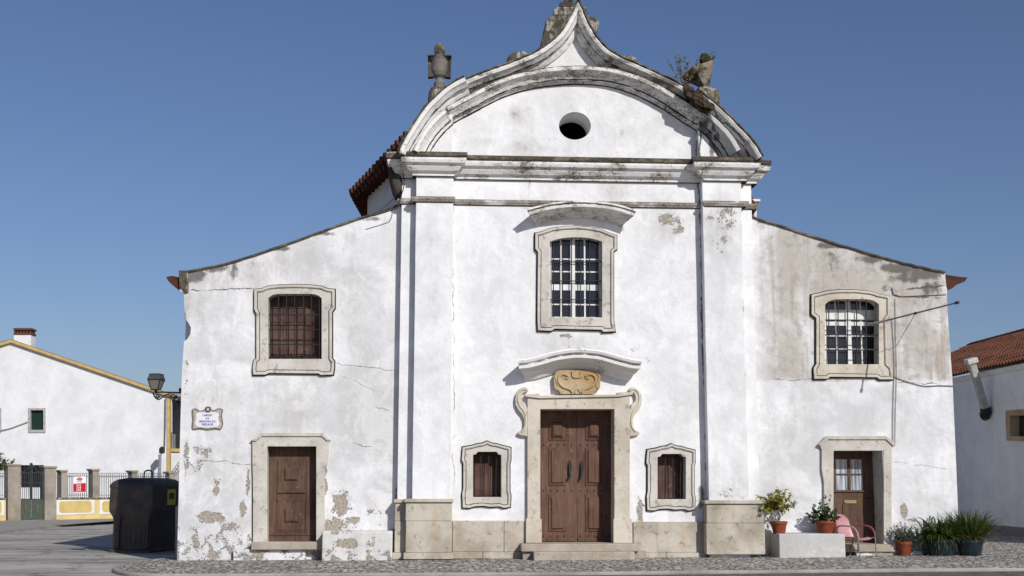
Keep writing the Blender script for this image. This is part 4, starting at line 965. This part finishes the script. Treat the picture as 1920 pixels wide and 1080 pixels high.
def twigs(bms, bml, base, n, L, el0, el1, nl, ls, lw, jitter=.35, r=.008, start=.25):
    tips = []
    for i in range(n):
        az = rd.random()*6.283; el = rd.uniform(el0, el1); d = Vector((math.cos(az)*math.cos(el), math.sin(az)*math.cos(el), math.sin(el)))
        p = Vector(base); pts = [p.copy()]; LL = L*rd.uniform(.65, 1.1)
        for k_ in range(5):
            d = (d+rv(.18)+Vector((0, 0, .03))).normalized(); p = p+d*LL/5; pts.append(p.copy())
        tube(bms, pts, r, 5, r*.4); tips.append(pts)
        for k_ in range(nl):
            t = start+(1-start)*rd.random(); f = t*5; j = min(4, int(f)); q = pts[j].lerp(pts[j+1], f-j)
            dd = ((pts[j+1]-pts[j]).normalized()*.5+rv(.9)).normalized(); leaf(bml, q, dd, Vector((0, 0, 1))+rv(.5), ls*rd.uniform(.6, 1.2), lw*rd.uniform(.7, 1.2))
    return tips
# lemon tree
root, t = plant('lemon_tree', 1461, 1001, -.45, zt, .175, .25, m_terra, 'small yellow leaved tree in a terracotta pot on the cement block')
bs, bl = BM(), BM(); top = t+Vector((.01, 0, .27)); tube(bs, [t-Vector((0, 0, .02)), t+Vector((.012, 0, .12)), top], .015, 7, .011)
twigs(bs, bl, top, 26, .46, -.1, 1.3, 24, .105, .056); twigs(bs, bl, t+Vector((0, 0, .08)), 2, .14, .4, 1, 6, .06, .035)
obj('trunk', bs, m_bark, root); obj('crown', bl, foliage('lemon_leaves', (.34, .30, .045), (.17, .19, .03), (.50, .42, .10)), root)
# geranium like plant
root, t = plant('geranium', 1549, 1001, -.40, zt, .215, .26, m_terra, 'bushy green plant in a terracotta pot on the cement block')
bs, bl = BM(), BM(); twigs(bs, bl, t, 20, .40, .25, 1.35, 15, .085, .075, r=.007); twigs(bs, bl, t, 3, .55, .9, 1.3, 12, .07, .06, r=.006)
twigs(bs, bl, t+Vector((-.1, 0, .02)), 3, .45, .25, .6, 10, .07, .06, r=.006)
obj('stems', bs, m_bark, root); obj('crown', bl, foliage('geranium_leaves', (.06, .105, .022), (.03, .06, .014), (.12, .17, .04)), root)
# grey bush in terracotta
zp = zg(9.2); root, t = plant('grey_bush', 1696, 1042, -.32, zp, .17, .30, m_terra, 'grey green bush in a terracotta pot right of the right door')
bs, bl = BM(), BM(); twigs(bs, bl, t, 44, .46, .35, 1.4, 22, .055, .026, r=.005, start=.1)
obj('stems', bs, m_bark, root); obj('crown', bl, foliage('grey_leaves', (.10, .125, .075), (.045, .06, .034), (.24, .26, .20)), root)
# strap leaves
root, t = plant('strap_leaf_plant', 1764, 1043, -.42, zp, .32, .36, m_teal, 'arching strap leaved plant in a teal pot beside the terracotta one')
bl = BM()
for i in range(230):
    a = rd.random()*6.283; r_ = .2*rd.random()**.5
    blade(bl, (t.x+r_*math.cos(a), t.y+r_*math.sin(a), t.z-.01), a+rd.gauss(0, .5), rd.uniform(.45, 1.45), rd.uniform(.40, .82), rd.uniform(.035, .07), rd.uniform(1.0, 2.6), twist=rd.uniform(-.6, .6))
for i in range(40):
    a = 3.14+rd.gauss(0, .9); blade(bl, (t.x-.2, t.y+rd.uniform(-.1, .1), t.z), a, rd.uniform(.1, .8), rd.uniform(.4, .7), .03, rd.uniform(1.8, 3.0))
obj('leaves', bl, foliage('strap_leaves', (.085, .125, .018), (.028, .052, .009), (.29, .32, .065)), root)
# big grassy tuft
root, t = plant('grassy_plant', 1820, 1043, -.48, zg(11), .29, .34, m_teal, 'tall grassy tufted plant in a teal pot at the right corner')
bl = BM()
for i in range(680):
    a = rd.random()*6.283; r_ = .24*rd.random()**.5
    blade(bl, (t.x+r_*math.cos(a), t.y+r_*math.sin(a), t.z-.01), a+rd.gauss(0, .6), max(.35, min(1.5, rd.gauss(1.12, .26))), rd.uniform(.40, .84), rd.uniform(.02, .04), rd.uniform(.1, 1.7), n=5, twist=rd.uniform(-1, 1))
for i in range(45):
    blade(bl, (t.x+rd.uniform(-.2, .2), t.y, t.z), rd.choice((0, 3.14))+rd.gauss(0, .4), rd.uniform(.5, .9), rd.uniform(.6, .95), .012, rd.uniform(.6, 1.4), n=6)
obj('leaves', bl, foliage('grass_leaves', (.085, .115, .017), (.03, .05, .009), (.24, .25, .055)), root)
bl = BM()
for i in range(60):
    a = rd.random()*6.283; blade(bl, (t.x+.2*math.cos(a), t.y+.2*math.sin(a), t.z), a+rd.gauss(0, .5), rd.uniform(.2, 1.2), rd.uniform(.3, .6), rd.uniform(.012, .025), rd.uniform(1, 2.6), n=5, twist=rd.uniform(-1, 1))
obj('dead_leaves', bl, foliage('straw', (.25, .19, .09), (.14, .10, .05)), root)
# weeds on the roofs
m_weed = foliage('weed_leaves', (.30, .27, .05), (.18, .17, .04), (.42, .37, .10))
for lab, (px, py, y_), n, L, nl in (('yellowing weed growing beside the broken finial', (1282, 172, .1), 13, .98, 22), ('moss and weed sprouting from the broken finial', (1330, 117, .6), 7, .26, 12), ('tiny dry weed on the right slope of the gable', (1418, 283, -.3), 4, .24, 6), ('little tuft growing on the cap above the gable peak', (1070, 5, 1.0), 6, .16, 8)):
    b0 = P(px, py, y_); root = empty('roof_weed', b0, lab, 'weed'); bs, bl = BM(), BM()
    twigs(bs, bl, b0-Vector((0, 0, .05)), n, L, 1.0, 1.5, nl, .075, .034, r=.006); obj('stems', bs, m_bark, root); obj('leaves', bl, m_weed, root)

# ---- chair
cx = P(1606, 1044, -.75).x; root = empty('garden_chair', (cx, -.62, zg(cx)), 'faded pink metal garden chair with curved arms before the right door', 'chair')
m_pink = plain('pink_enamel', (.48, .245, .26), .38, .5, vary=.12, scale=12); m_red = plain('red_arm_enamel', (.30, .075, .08), .4, .5, vary=.2, scale=12); m_leg = plain('leg_metal', (.24, .20, .195), .45, .5, vary=.2)
RZ = Matrix.Translation((cx, -.62, zg(cx))) @ Matrix.Rotation(rad(36), 4, 'Z')
def sheet(fn, nu, nv, name, th=.012):
    bm = BM(); g = [[bm.verts.new(fn(u/nu, v/nv)) for u in range(nu+1)] for v in range(nv+1)]
    for v in range(nv):
        for u in range(nu): bm.faces.new((g[v][u], g[v][u+1], g[v+1][u+1], g[v+1][u]))
    bmesh.ops.recalc_face_normals(bm, faces=bm.faces[:])
    r = bmesh.ops.solidify(bm, geom=bm.faces[:], thickness=th); bm.transform(RZ)
    return obj(name, bm, m_pink, root, smooth=True)
def fback(u, v):
    s_ = u*2-1; w_ = .245*(1-.10*v-.28*max(0, v-.8)/.2*max(0, v-.8)/.2); z = .40+.47*v-.05*max(0, abs(s_)-.6)*v*2
    return (s_*w_, .19+.11*v+.02*math.sin(v*3)-.07*s_*s_+.06, z)
def fseat(u, v):
    s_ = u*2-1; return (s_*(.245-.02*v), -.27+.50*v, .41-.03*math.sin(v*2.6)-.035*v+.02*s_*s_-.05*max(0, .15-v)/.15)
sheet(fback, 12, 14, 'backrest'); sheet(fseat, 12, 12, 'seat')
for s_ in (-1, 1):
    bm = BM(); tube(bm, smoothpath([(s_*.255, .24, .53), (s_*.285, .19, .615), (s_*.30, .08, .645), (s_*.30, -.10, .64), (s_*.30, -.22, .61), (s_*.30, -.30, .52), (s_*.295, -.325, .40)], 5), .019, 8); bm.transform(RZ); obj('arm', bm, m_red if s_ > 0 else m_pink, root, smooth=True)
    bm = BM(); tube(bm, [(s_*.295, -.325, .41), (s_*.295, -.33, .2), (s_*.295, -.345, .0)], .014, 8); bm.transform(RZ); obj('leg', bm, m_leg, root, smooth=True)
    bm = BM(); tube(bm, [(s_*.20, .15, .37), (s_*.22, .22, .2), (s_*.23, .28, .0)], .014, 8); bm.transform(RZ); obj('leg', bm, m_leg, root, smooth=True)
    bm = BM(); tube(bm, [(s_*.295, -.325, .40), (s_*.22, -.2, .385), (s_*.20, .15, .37)], .012, 8); bm.transform(RZ); obj('seat_rail', bm, m_leg, root, smooth=True)

# ---- recycling container in the lane
c1 = G(281, 1037, ROADZ); rot = rad(-15); BZ = ROADZ
bin_ = empty('recycling_container', (c1.x, c1.y, BZ), 'big dark brown recycling container with a lifting loop in the lane', 'container')
RB = Matrix.Translation((c1.x, c1.y, BZ)) @ Matrix.Rotation(rot, 4, 'Z')
k = M('container_plastic', .5, .4); p = k.world(); n = k.noise(p, 4, 5, .6); m_bin = k.done(k.mix(k.ss(n, .35, .7), (.042, .035, .030), (.075, .062, .052)), nrm=k.bump(n, .2, .01))
m_bin2 = plain('container_ribs', (.055, .047, .04), .45, .4)
Wb, Db = 1.08, 1.5
def ring(w_, d_, r_, z, n=5): return [(x-Wb/2, y_+Db/2, z) for x, y_, z in rrect(w_, d_, r_, z, n)]
bm = BM(); loft(bm, [ring(1.12, 1.5, .06, .0), ring(1.12, 1.5, .06, .06), ring(1.0, 1.38, .06, .09), ring(1.0, 1.40, .07, .74), ring(1.03, 1.43, .07, .84), ring(1.15, 1.56, .08, .96), ring(1.17, 1.58, .08, 1.04), ring(1.17, 1.57, .08, 1.56)]); bm.transform(RB); obj('body', bm, m_bin, bin_, smooth=True)
bm = BM(); loft(bm, [ring(1.19, 1.60, .09, 1.54), ring(1.20, 1.61, .09, 1.58), ring(1.17, 1.58, .09, 1.62), ring(1.06, 1.48, .1, 1.69), ring(.92, 1.34, .1, 1.74), ring(.6, 1.0, .1, 1.775), ring(.2, .5, .08, 1.78)]); bm.transform(RB); obj('lid', bm, m_bin, bin_, smooth=True)
bm = BM()
for i in range(6): x = -.80+i*.125; box(bm, x, x+.015, -.012+.05, .09, .16, .66)
for i in range(6): z = .17+i*.095; box(bm, -.81, -.16, .041, .09, z, z+.014)
bm.transform(RB); obj('ribs', bm, m_bin2, bin_)
for x_ in (-.88, -.13):
    bm = BM(); slab(bm, [(x_, .1), (x_+.06, .1), (x_+.06, .72), (x_+.10, .88), (x_+.02, .88), (x_, .72)], [], -.01, .12); bm.transform(RB); obj('corner_rib', bm, m_bin2, bin_, bevel=.012)
bm = BM(); tube(bm, smoothpath([(-.62, .75, 1.72), (-.62, .75, 1.90), (-.58, .75, 1.95), (-.5, .75, 1.96), (-.44, .75, 1.94), (-.41, .75, 1.88), (-.41, .75, 1.72)], 5), .018, 8); bm.transform(RB); obj('lifting_loop', bm, m_iron, bin_, smooth=True)
bm = BM(); y0, y1, z0, z1 = .70, 1.14, 1.12, 1.50; xx = .052
for e in ((y0, y1, z1-.09, z1), (y0, y1, z0, z0+.14), (y0, y0+.08, z0+.14, z1-.09), (y1-.08, y1, z0+.14, z1-.09)): box(bm, xx-.02, xx, *e)
bm.transform(RB); obj('opening_label', bm, plain('yellow_label', (.75, .60, .04), .5, .4), bin_)
bm = BM(); box(bm, xx-.03, xx-.012, y0+.08, y1-.08, z0+.14, z1-.09); bm.transform(RB); obj('slot', bm, m_void, bin_)

# ================================================================== across the street, left
class Wall:
    def __init__(s, A, B):
        s.o = Vector((A[0], A[1])); s.d = (Vector((B[0], B[1]))-s.o).normalized(); s.a = Vector((-s.d.y, s.d.x))
        s.M = Matrix(((s.d.x, s.a.x, 0, s.o.x), (s.d.y, s.a.y, 0, s.o.y), (0, 0, 1, 0), (0, 0, 0, 1)))
    def uz(s, px, py, off=0):
        r = ray(px, py); n = s.a; o = s.o+s.a*off; t = (o-EYE.xy).dot(n)/r.xy.dot(n); p = EYE+r*t
        return ((p.xy-s.o).dot(s.d), p.z)
    def pt(s, px, py, off=0):
        u, z = s.uz(px, py, off); q = s.o+s.d*u+s.a*off; return Vector((q.x, q.y, z))
    def slab(s, bm, pts, o0, o1, holes=(), mi=0):
        n = len(bm.verts); slab(bm, [s.uz(a, b, o0) for a, b in pts], [[s.uz(a, b, o0) for a, b in h] for h in holes], o0, o1, mi)
        bm.verts.ensure_lookup_table()
        for v_ in bm.verts[n:]: v_.co = s.M @ v_.co
    def rect(s, bm, x0, y0, x1, y1, o0, o1, mi=0): s.slab(bm, [(x0, y0), (x1, y0), (x1, y1), (x0, y1)], o0, o1, (), mi)

HW = Wall((-40, 36), (0, 36)); b0 = HW.pt(160, 975)
house = empty('gabled_house', (b0.x, 36, 0), 'white gabled house with yellow verge across the street on the left', 'house')
win_h = [(57, 769), (81, 769), (81, 806), (57, 806)]; win_l = [(-22, 769), (-2, 769), (-2, 806), (-22, 806)]; win_g = [(37, 872), (82, 872), (82, 914), (37, 914)]
bm = BM(); HW.slab(bm, [(-120, 686), (20, 641), (314, 743), (316, 1000), (-120, 1010)], 0, .4, [win_h, win_l, win_g]); obj('wall', bm, m_white, house)
bm = BM(); HW.slab(bm, [(-130, 682.5), (20, 636.3), (320, 739), (320, 744.5), (20, 642), (-130, 688.5)], -.18, .5); obj('verge', bm, m_yel, house)
bm = BM(); HW.slab(bm, [(-130, 680), (20, 635.5), (323, 739), (323, 742), (20, 639), (-130, 686)], .5, 14); HR = obj('roof', bm, m_tile, house)
bm = BM(); HW.rect(bm, 313, 746, 318, 1000, -.06, .3); obj('corner_strip', bm, m_yel, house)
bm = BM(); HW.rect(bm, 26, 626, 58, 665, 1.2, 1.9); ch = obj('chimney', bm, m_white, HR)
bm = BM(); HW.rect(bm, 25, 615, 59.5, 618.5, 1.15, 1.97); HW.rect(bm, 25.5, 623.5, 59, 627, 1.15, 1.95)
for i in range(6): x = 26+i*5.8; HW.rect(bm, x, 618.5, x+2.7, 623.5, 1.2, 1.9)
obj('chimney_cap', bm, plain('brick', (.16, .075, .045), .9, .1, vary=.3, scale=20), HR)
m_green = plain('green_shutter', (.010, .035, .026), .6, .3, vary=.15, scale=20); m_gsur = plain('grey_surround', (.42, .41, .39), .8, .2)
for w_, i_ in ((win_h, 4), (win_l, 4)):
    (x0, y0), (x1, y1) = w_[0], w_[2]
    bm = BM(); HW.rect(bm, x0-1, y0-1, x1+1, y1+1, .14, .2)
    for q in range(12): yy_ = y0+(y1-y0)*q/12; HW.rect(bm, x0, yy_, x1, yy_+.9, .12, .15)
    W = obj('window', bm, m_green, house)
    bm = BM(); HW.slab(bm, [(x0-i_, y0-i_), (x1+i_, y0-i_), (x1+i_, y1+i_+1), (x0-i_, y1+i_+1)], -.05, .15, [w_]); obj('surround', bm, m_gsur, W)
bm = BM(); HW.rect(bm, 36, 871, 83, 915, .25, .3); W = obj('window', bm, m_glass, house)
bm = BM()
for i in range(7): HW.rect(bm, 38+i*7, 872, 39+i*7, 914, .08, .11)
for i in range(5): HW.rect(bm, 37, 876+i*9, 82, 877+i*9, .06, .09)
obj('grille', bm, m_iron, W)
bm = BM(); SW = Wall((-40, 37), (0, 37)); SW.slab(bm, [(312, 741), (365, 752), (365, 1000), (312, 1000)], 0, .3, [[(321, 748), (360, 754), (360, 841), (321, 841)]]); obj('side_wall', bm, m_white, house)
bm = BM(); SW.rect(bm, 300, 735, 380, 850, 2.2, 2.4); SW.rect(bm, 315, 842, 370, 846, .3, 2.2); SW.slab(bm, [(300, 738), (375, 750), (375, 745), (300, 733)], -.2, 2.4); obj('loggia', bm, plain('loggia_grey', (.30, .29, .28), .9), house)
bm = BM(); SW.rect(bm, 319, 841, 365, 847, -.1, .05); obj('balcony_band', bm, m_yel, house)
bm = BM(); SW.rect(bm, 320, 811, 362, 812.5, -.06, -.03)
for i in range(13): SW.rect(bm, 321+i*3.3, 812, 321.9+i*3.3, 841, -.06, -.04)
obj('railing', bm, m_iron, house)
bm = BM()
for o_ in (0, 14): tube(bm, [SW.pt(316, 892+o_, -.8), SW.pt(350, 848+o_, -.8)], .03, 6)
for i in range(9): tube(bm, [SW.pt(317+i*4, 890.5-i*5.2, -.8), SW.pt(317+i*4, 906-i*5.2, -.8)], .02, 5)
SW.slab(bm, [(314, 910), (350, 864), (350, 1000), (314, 1000)], -.7, -.1)
obj('stair', bm, plain('stair_grey', (.40, .40, .39), .8), house)
bm = BM(); tube(bm, [HW.pt(a, b, -.06) for a, b in ((310, 748), (309.5, 800), (308.5, 835), (306, 846), (303, 850))], .035, 6); obj('downpipe', bm, m_grey, house)
bm = BM(); tube(bm, [HW.pt(-80, 822, -.1), HW.pt(-20, 812, -.08), HW.pt(20, 803, -.06), HW.pt(52, 791, -.06)], .025, 5); obj('wire', bm, plain('wire_grey', (.35, .34, .33), .7), house)
# meter post
b0 = HW.pt(299, 905, -1.0); up = empty('meter_post', (b0.x, b0.y, 0), 'grey metal post topped by a small dark box near the house corner', 'post')
bm = BM(); tube(bm, [(b0.x, b0.y, 0), HW.pt(300, 852, -1.0)], .075, 8); obj('post', bm, plain('galvanised', (.25, .26, .27), .5, .5), up)
bm = BM(); HW.slab(bm, [(298, 850), (298, 841), (302, 837), (307, 838), (307, 850)], -1.15, -.85); obj('box', bm, m_iron, up, bevel=.02)

# garden wall along the street
FA, FB = G(0, 980, ROADZ), G(205, 976, ROADZ); FW = Wall(FA.xy, FB.xy)
gw = empty('garden_wall', (FA.x, FA.y, ROADZ), 'yellow panelled garden wall with iron railings and small stone piers', 'garden wall')
def fy(px, y0, y1): return y0+(y1-y0)*(px/205)          # heights follow the street
for x0, x1 in ((-90, 11), (104, 372)):
    bm = BM(); FW.slab(bm, [(x0, fy(x0, 936, 935)), (x1, fy(x1, 936, 935)), (x1, fy(x1, 990, 975)), (x0, fy(x0, 990, 975))], 0, .35); w_ = obj('wall', bm, m_yel2, gw)
    bm = BM(); FW.slab(bm, [(x0-.5, fy(x0, 933.5, 932.5)), (x1+.5, fy(x1, 933.5, 932.5)), (x1+.5, fy(x1, 936, 935)), (x0-.5, fy(x0, 936, 935))], -.06, .4); obj('coping', bm, m_old, w_)
def rr_px(x0, y0, x1, y1, r, t=.0):
    o_ = []
    for cx_, cy_, a0 in ((x1-r, y0+r, -90), (x1-r, y1-r, 0), (x0+r, y1-r, 90), (x0+r, y0+r, 180)):
        for k_ in range(4):
            a = rad(a0+30*k_); o_.append((cx_+r*math.cos(a), cy_+r*math.sin(a)+t*(cx_-x0)))
    return o_
for x0, x1 in ((106, 177), (187, 262), (272, 340), (-62, 8)):
    q = (fy(x0, 938, 937), fy(x0, 968, 964))
    bm = BM(); FW.slab(bm, [(x0, q[0]), (x1, q[0]-.2), (x1, q[1]-3), (x0, q[1])], -.02, .02); fr = obj('panel_frame', bm, m_white, gw)
    bm = BM(); FW.slab(bm, rr_px(x0+5, q[0]+2.5, x1-5, q[1]-4.5, 5, -.02), -.035, .0); obj('panel', bm, plain('ochre_panel', (.60, .46, .17), .85, .2, vary=.1, scale=3), fr)
def pier(x0, x1, yt, yb_, name='pier'):
    bm = BM(); cap = 3
    FW.rect(bm, x0, yt+cap, x1, yb_, -.08, .37); FW.rect(bm, x0-2, yt, x1+2, yt+cap, -.14, .42); FW.rect(bm, x0-1, yt+cap, x1+1, yt+cap+1.5, -.11, .39)
    return obj(name, bm, m_pier, gw, bevel=.02)
m_pier = stone('pier_stone', (.34, .30, .25), (.22, .19, .155), .3, .6, .5)
pier(15, 39, 870, 985); pier(84, 106, 874, 981); pier(115, 126, 881, 934); pier(174, 186, 879, 934); pier(248, 258, 882, 934); pier(318, 328, 884, 934)
m_rail = plain('railing_paint', (.16, .17, .17), .5, .4)
for x0, x1 in ((104, 115), (127, 174), (187, 248), (259, 318), (-80, 12)):
    bm = BM(); h0, h1 = 888, 930
    FW.rect(bm, x0-1, h0+4, x1+1, h0+5, .1, .14); FW.rect(bm, x0-1, h1-2, x1+1, h1-1, .1, .14)
    n = max(2, int((x1-x0)/3.9))
    for i in range(n+1): x = x0+(x1-x0)*i/n; tube(bm, [FW.pt(x, 933, .12), FW.pt(x, h0+4, .12)], .016, 5)
    for i in range(n):
        xc = x0+(x1-x0)*(i+.5)/n; r_ = (x1-x0)/n*.5
        tube(bm, [FW.pt(xc+r_*math.cos(a*.65)*1.0, h0+.5+r_*1.9*-math.sin(a*.65)+2, .12) for a in range(0, 9)], .012, 4)
    obj('railing', bm, m_rail, gw)
# gate
b0 = FW.pt(59, 980); gate = empty('iron_gate', (b0.x, b0.y, ROADZ), 'double iron gate with green lower panels between tall stone piers', 'gate')
m_gate = plain('gate_green', (.075, .10, .078), .6, .4, vary=.25, scale=14); m_gate2 = plain('gate_dark', (.04, .055, .055), .5, .4)
for x0, x1 in ((38, 58.5), (59.5, 80)):
    bm = BM(); FW.rect(bm, x0, 936, x1, 979, .1, .14); pl_ = obj('panel', bm, m_gate, gate)
    bm = BM()
    for i in range(6): x = x0+.8+(x1-x0-1.6)*i/5; tube(bm, [FW.pt(x, 936, .12), FW.pt(x, 886, .12)], .014, 5)
    for h in (886, 905, 935): FW.rect(bm, x0, h, x1, h+1.3, .1, .14)
    s_ = 1 if x0 < 50 else -1; xo, xi = (x0, x1) if s_ > 0 else (x1, x0)
    tube(bm, [FW.pt(xo, 888, .12), FW.pt(xo+s_*8, 884, .12), FW.pt(xi-s_*3, 874, .12), FW.pt(xi, 869, .12)], .02, 5)
    FW.rect(bm, min(xi, xi-s_*1.6), 868, max(xi, xi-s_*1.6), 937, .08, .15)
    obj('bars', bm, m_gate2, gate)
    bm = BM(); xm = (x0+x1)/2; FW.slab(bm, [(xm-1.8, 948), (xm, 944), (xm+1.8, 948), (xm+1, 957), (xm, 962), (xm-1, 957)], .07, .11); obj('emblem', bm, plain('rust', (.20, .11, .04), .8), pl_)
# for sale sign
b0 = FW.pt(149, 908, -.05); sg = empty('sale_sign', b0, 'white and red board with a roof emblem hung on the railing', 'sign')
bm = BM(); FW.slab(bm, [(137.5, 894), (161, 893), (161, 923.5), (137.5, 923.5)], -.06, -.03); obj('board', bm, plain('sign_white', (.80, .79, .80), .4, .4, vary=.02), sg)
m_red2 = plain('sign_red', (.50, .012, .03), .4, .4, vary=.05)
bm = BM(); FW.slab(bm, [(137.7, 907), (160.8, 905.5), (160.8, 922.3), (137.7, 922.3)], -.068, -.058); obj('red_panel', bm, m_red2, sg)
bm = BM(); FW.slab(bm, [(143, 898.5), (149, 894.5), (155.5, 898), (154, 899.5), (149, 896.8), (144.5, 899.8)], -.07, -.058); FW.slab(bm, [(145.5, 899.8), (149, 897.8), (153, 899.6), (153, 900.8), (145.5, 900.8)], -.069, -.058); obj('roof_emblem', bm, m_red2, sg)
an = math.atan2(FW.d.y, FW.d.x)
def wtext(body, px, py, size, mat, name='lettering', off=-.07):
    q = FW.pt(px, py, off); o = text(name, body, 1.0, (0, 0, 0), mat, None, 0, 0)
    k_ = 1/ max(.2, FW.d.x)
    bm = BM(); bm.from_mesh(o.data); bpy.data.objects.remove(o)
    bm.transform(Matrix.Translation(q) @ Matrix.Rotation(an, 4, 'Z') @ Matrix.Diagonal((size*k_*.9, size, size, 1)))
    obj(name, bm, mat, sg)
m_wt = plain('letter_white', (.80, .79, .79), .5); m_bl = plain('letter_blue', (.18, .22, .34), .5)
wtext('CASA', 149, 903, .085, m_bl)
for body, py in (('243', 910), ('218', 914.6), ('243', 919.2)): wtext(body, 147.5, py, .125, m_wt)
# far pavement
bm = BM(); f0, f1, f2 = G(-60, 1004, 0), G(100, 987, 0), G(330, 969, 0)
w0, w1 = FW.pt(372, 968, .1), FW.pt(-90, 990, .1)
grid_top(bm, [f0.xy, f1.xy, f2.xy, w0.xy, w1.xy], -.2, .03); obj('street_pavement', bm, m_kerb, kind='structure')
# tree at the picture's left edge, behind the wall
b0 = FW.pt(-22, 985, 1.8); tr = empty('garden_tree', (b0.x, b0.y, ROADZ), 'small broad leaved tree behind the garden wall at left edge', 'tree')
bs, bl = BM(), BM(); t = Vector((b0.x, b0.y, 2.0)); tube(bs, [(b0.x, b0.y, ROADZ), t], .07, 8, .05)
twigs(bs, bl, t, 34, 1.15, -.1, 1.4, 46, .17, .075, r=.018); obj('trunk', bs, m_bark, tr); obj('crown', bl, foliage('tree_leaves', (.075, .12, .03), (.03, .055, .014), (.18, .22, .07)), tr)

# ================================================================== side house, right
RA, RB_ = G(1788, 993.5, zg(16)), G(1990, 1012, zg(16)); RW = Wall(RA.xy, RB_.xy); b0 = RW.pt(1880, 1000)
sh = empty('side_house', (b0.x, b0.y, 0), 'shaded white house with red tiled roof on the right', 'house')
zE2 = RW.uz(1850, 698)[1]
win = [(1893, 779), (1945, 779), (1945, 818), (1893, 818)]
d2 = RW.d; L0, L1 = -6.0, RW.uz(1990, 900)[0]+5
bm = BM(); slab(bm, [(L0, -.1), (L1, -.1), (L1, zE2), (L0, zE2)], [[RW.uz(a, b) for a, b in win]], 0, .5)
for v_ in bm.verts: v_.co = RW.M @ v_.co
obj('wall', bm, m_shadewall, sh)
bm = BM(); box(bm, L0, L1, -.03, .1, -.2, .38); bm.transform(RW.M); obj('skirting', bm, plain('grey_skirting', (.22, .215, .21), .9), sh)
bm = BM(); RW.rect(bm, 1890, 776, 1950, 822, .25, .3); W = obj('window', bm, m_glass, sh)
bm = BM(); RW.slab(bm, [(1885, 770), (1955, 765), (1955, 829), (1887, 826)], -.04, .25, [win]); obj('surround', bm, m_ochre, W)
# barrel tile roof, rows of tiles stepping up the slope
def tile_roof(L0, L1, rise, run_, z0, Mx, over=.28, pitch=.215, row=.36):
    bm = BM(); n = int((L1-L0)/pitch); m_ = int(math.hypot(rise, run_)/row); sl = math.hypot(rise, run_)
    us = [L0+(i/8)*pitch for i in range(n*8+1)]; vs = []
    for j in range(m_): vs += [(j*row, .035), (j*row+.02, .04), ((j+1)*row-.005, .0)]
    g = []
    for v_, dh in vs:
        rw = []
        for i, u in enumerate(us):
            ph = (i/8) % 1; hgt = .085*math.sin(math.pi*ph/.62) if ph < .62 else -.045*math.sin(math.pi*(ph-.62)/.38)
            rj = math.sin(int(i/8)*12.9+int(v_/row)*78.2)*.012
            t = v_/sl; rw.append(bm.verts.new((u+rj*.5, -over+run_*t-hgt*.3, z0+rise*t+hgt+dh+rj*.6)))
        g.append(rw)
    for j in range(len(g)-1):
        for i in range(len(us)-1): bm.faces.new((g[j][i], g[j][i+1], g[j+1][i+1], g[j+1][i]))
    bm.transform(Mx); return bm
rf = obj('roof', tile_roof(L0, L1, 1.75, 3.6, zE2+.03, RW.M), m_tile, sh)
bm = BM(); box(bm, L0, L1, 3.32, 7, -.1, zE2+1.7); bm.transform(RW.M); obj('rear_wall', bm, m_shadewall, sh)
bm = BM()
for i in range(int((L1-L0)/.42)):
    u = L0+i*.42; tube(bm, [(u, 3.33, zE2+1.80), (u+.45, 3.33, zE2+1.83)], .11, 8)
bm.transform(RW.M); obj('ridge', bm, m_tile, rf)
bm = BM()
sweep(bm, [(L0, 0), (L1, 0)], [(0, -.14), (.06, -.13), (.14, -.04), (.2, 0), (.0, 0)], lambda u, v, t: (u, v, zE2+t), sgn=-1); bm.transform(RW.M); obj('eave_moulding', bm, m_shadewall, sh)
# flue
b0 = RW.pt(1850, 776); b1 = P(1848, 770, b0.y-.35); t1 = P(1821, 678, b0.y-.55)
fl = empty('flue_pipe', b0, 'leaning square metal flue with a T cap on the side house', 'flue')
bm = BM(); dd = (t1-b1).normalized(); sx_ = Vector((1, 0, 0)); sx_ = (sx_-dd*sx_.dot(dd)).normalized(); sy_ = dd.cross(sx_); h = .10
loft(bm, [[q+sx_*a*h+sy_*b*h for a, b in ((-1, -1), (1, -1), (1, 1), (-1, 1))] for q in (b1, t1)]); obj('duct', bm, plain('galvanised_duct', (.48, .47, .45), .45, .5, .3, vary=.15, scale=5), fl, bevel=.015)
bm = BM(); loft(bm, [[q+sx_*a*.165+sy_*b*.165 for a, b in ((-1, -1), (1, -1), (1, 1), (-1, 1))] for q in (t1-dd*.06, t1+dd*.10)]); obj('cap', bm, plain('cap_metal', (.55, .54, .52), .5, .5), fl, bevel=.02)
bm = BM(); tube(bm, [b1+dd*.08, b1-dd*.03, b1-dd*.09+Vector((0, .12, -.02)), b0+Vector((0, .1, -.05))], .16, 12); obj('elbow', bm, m_iron, fl, smooth=True)
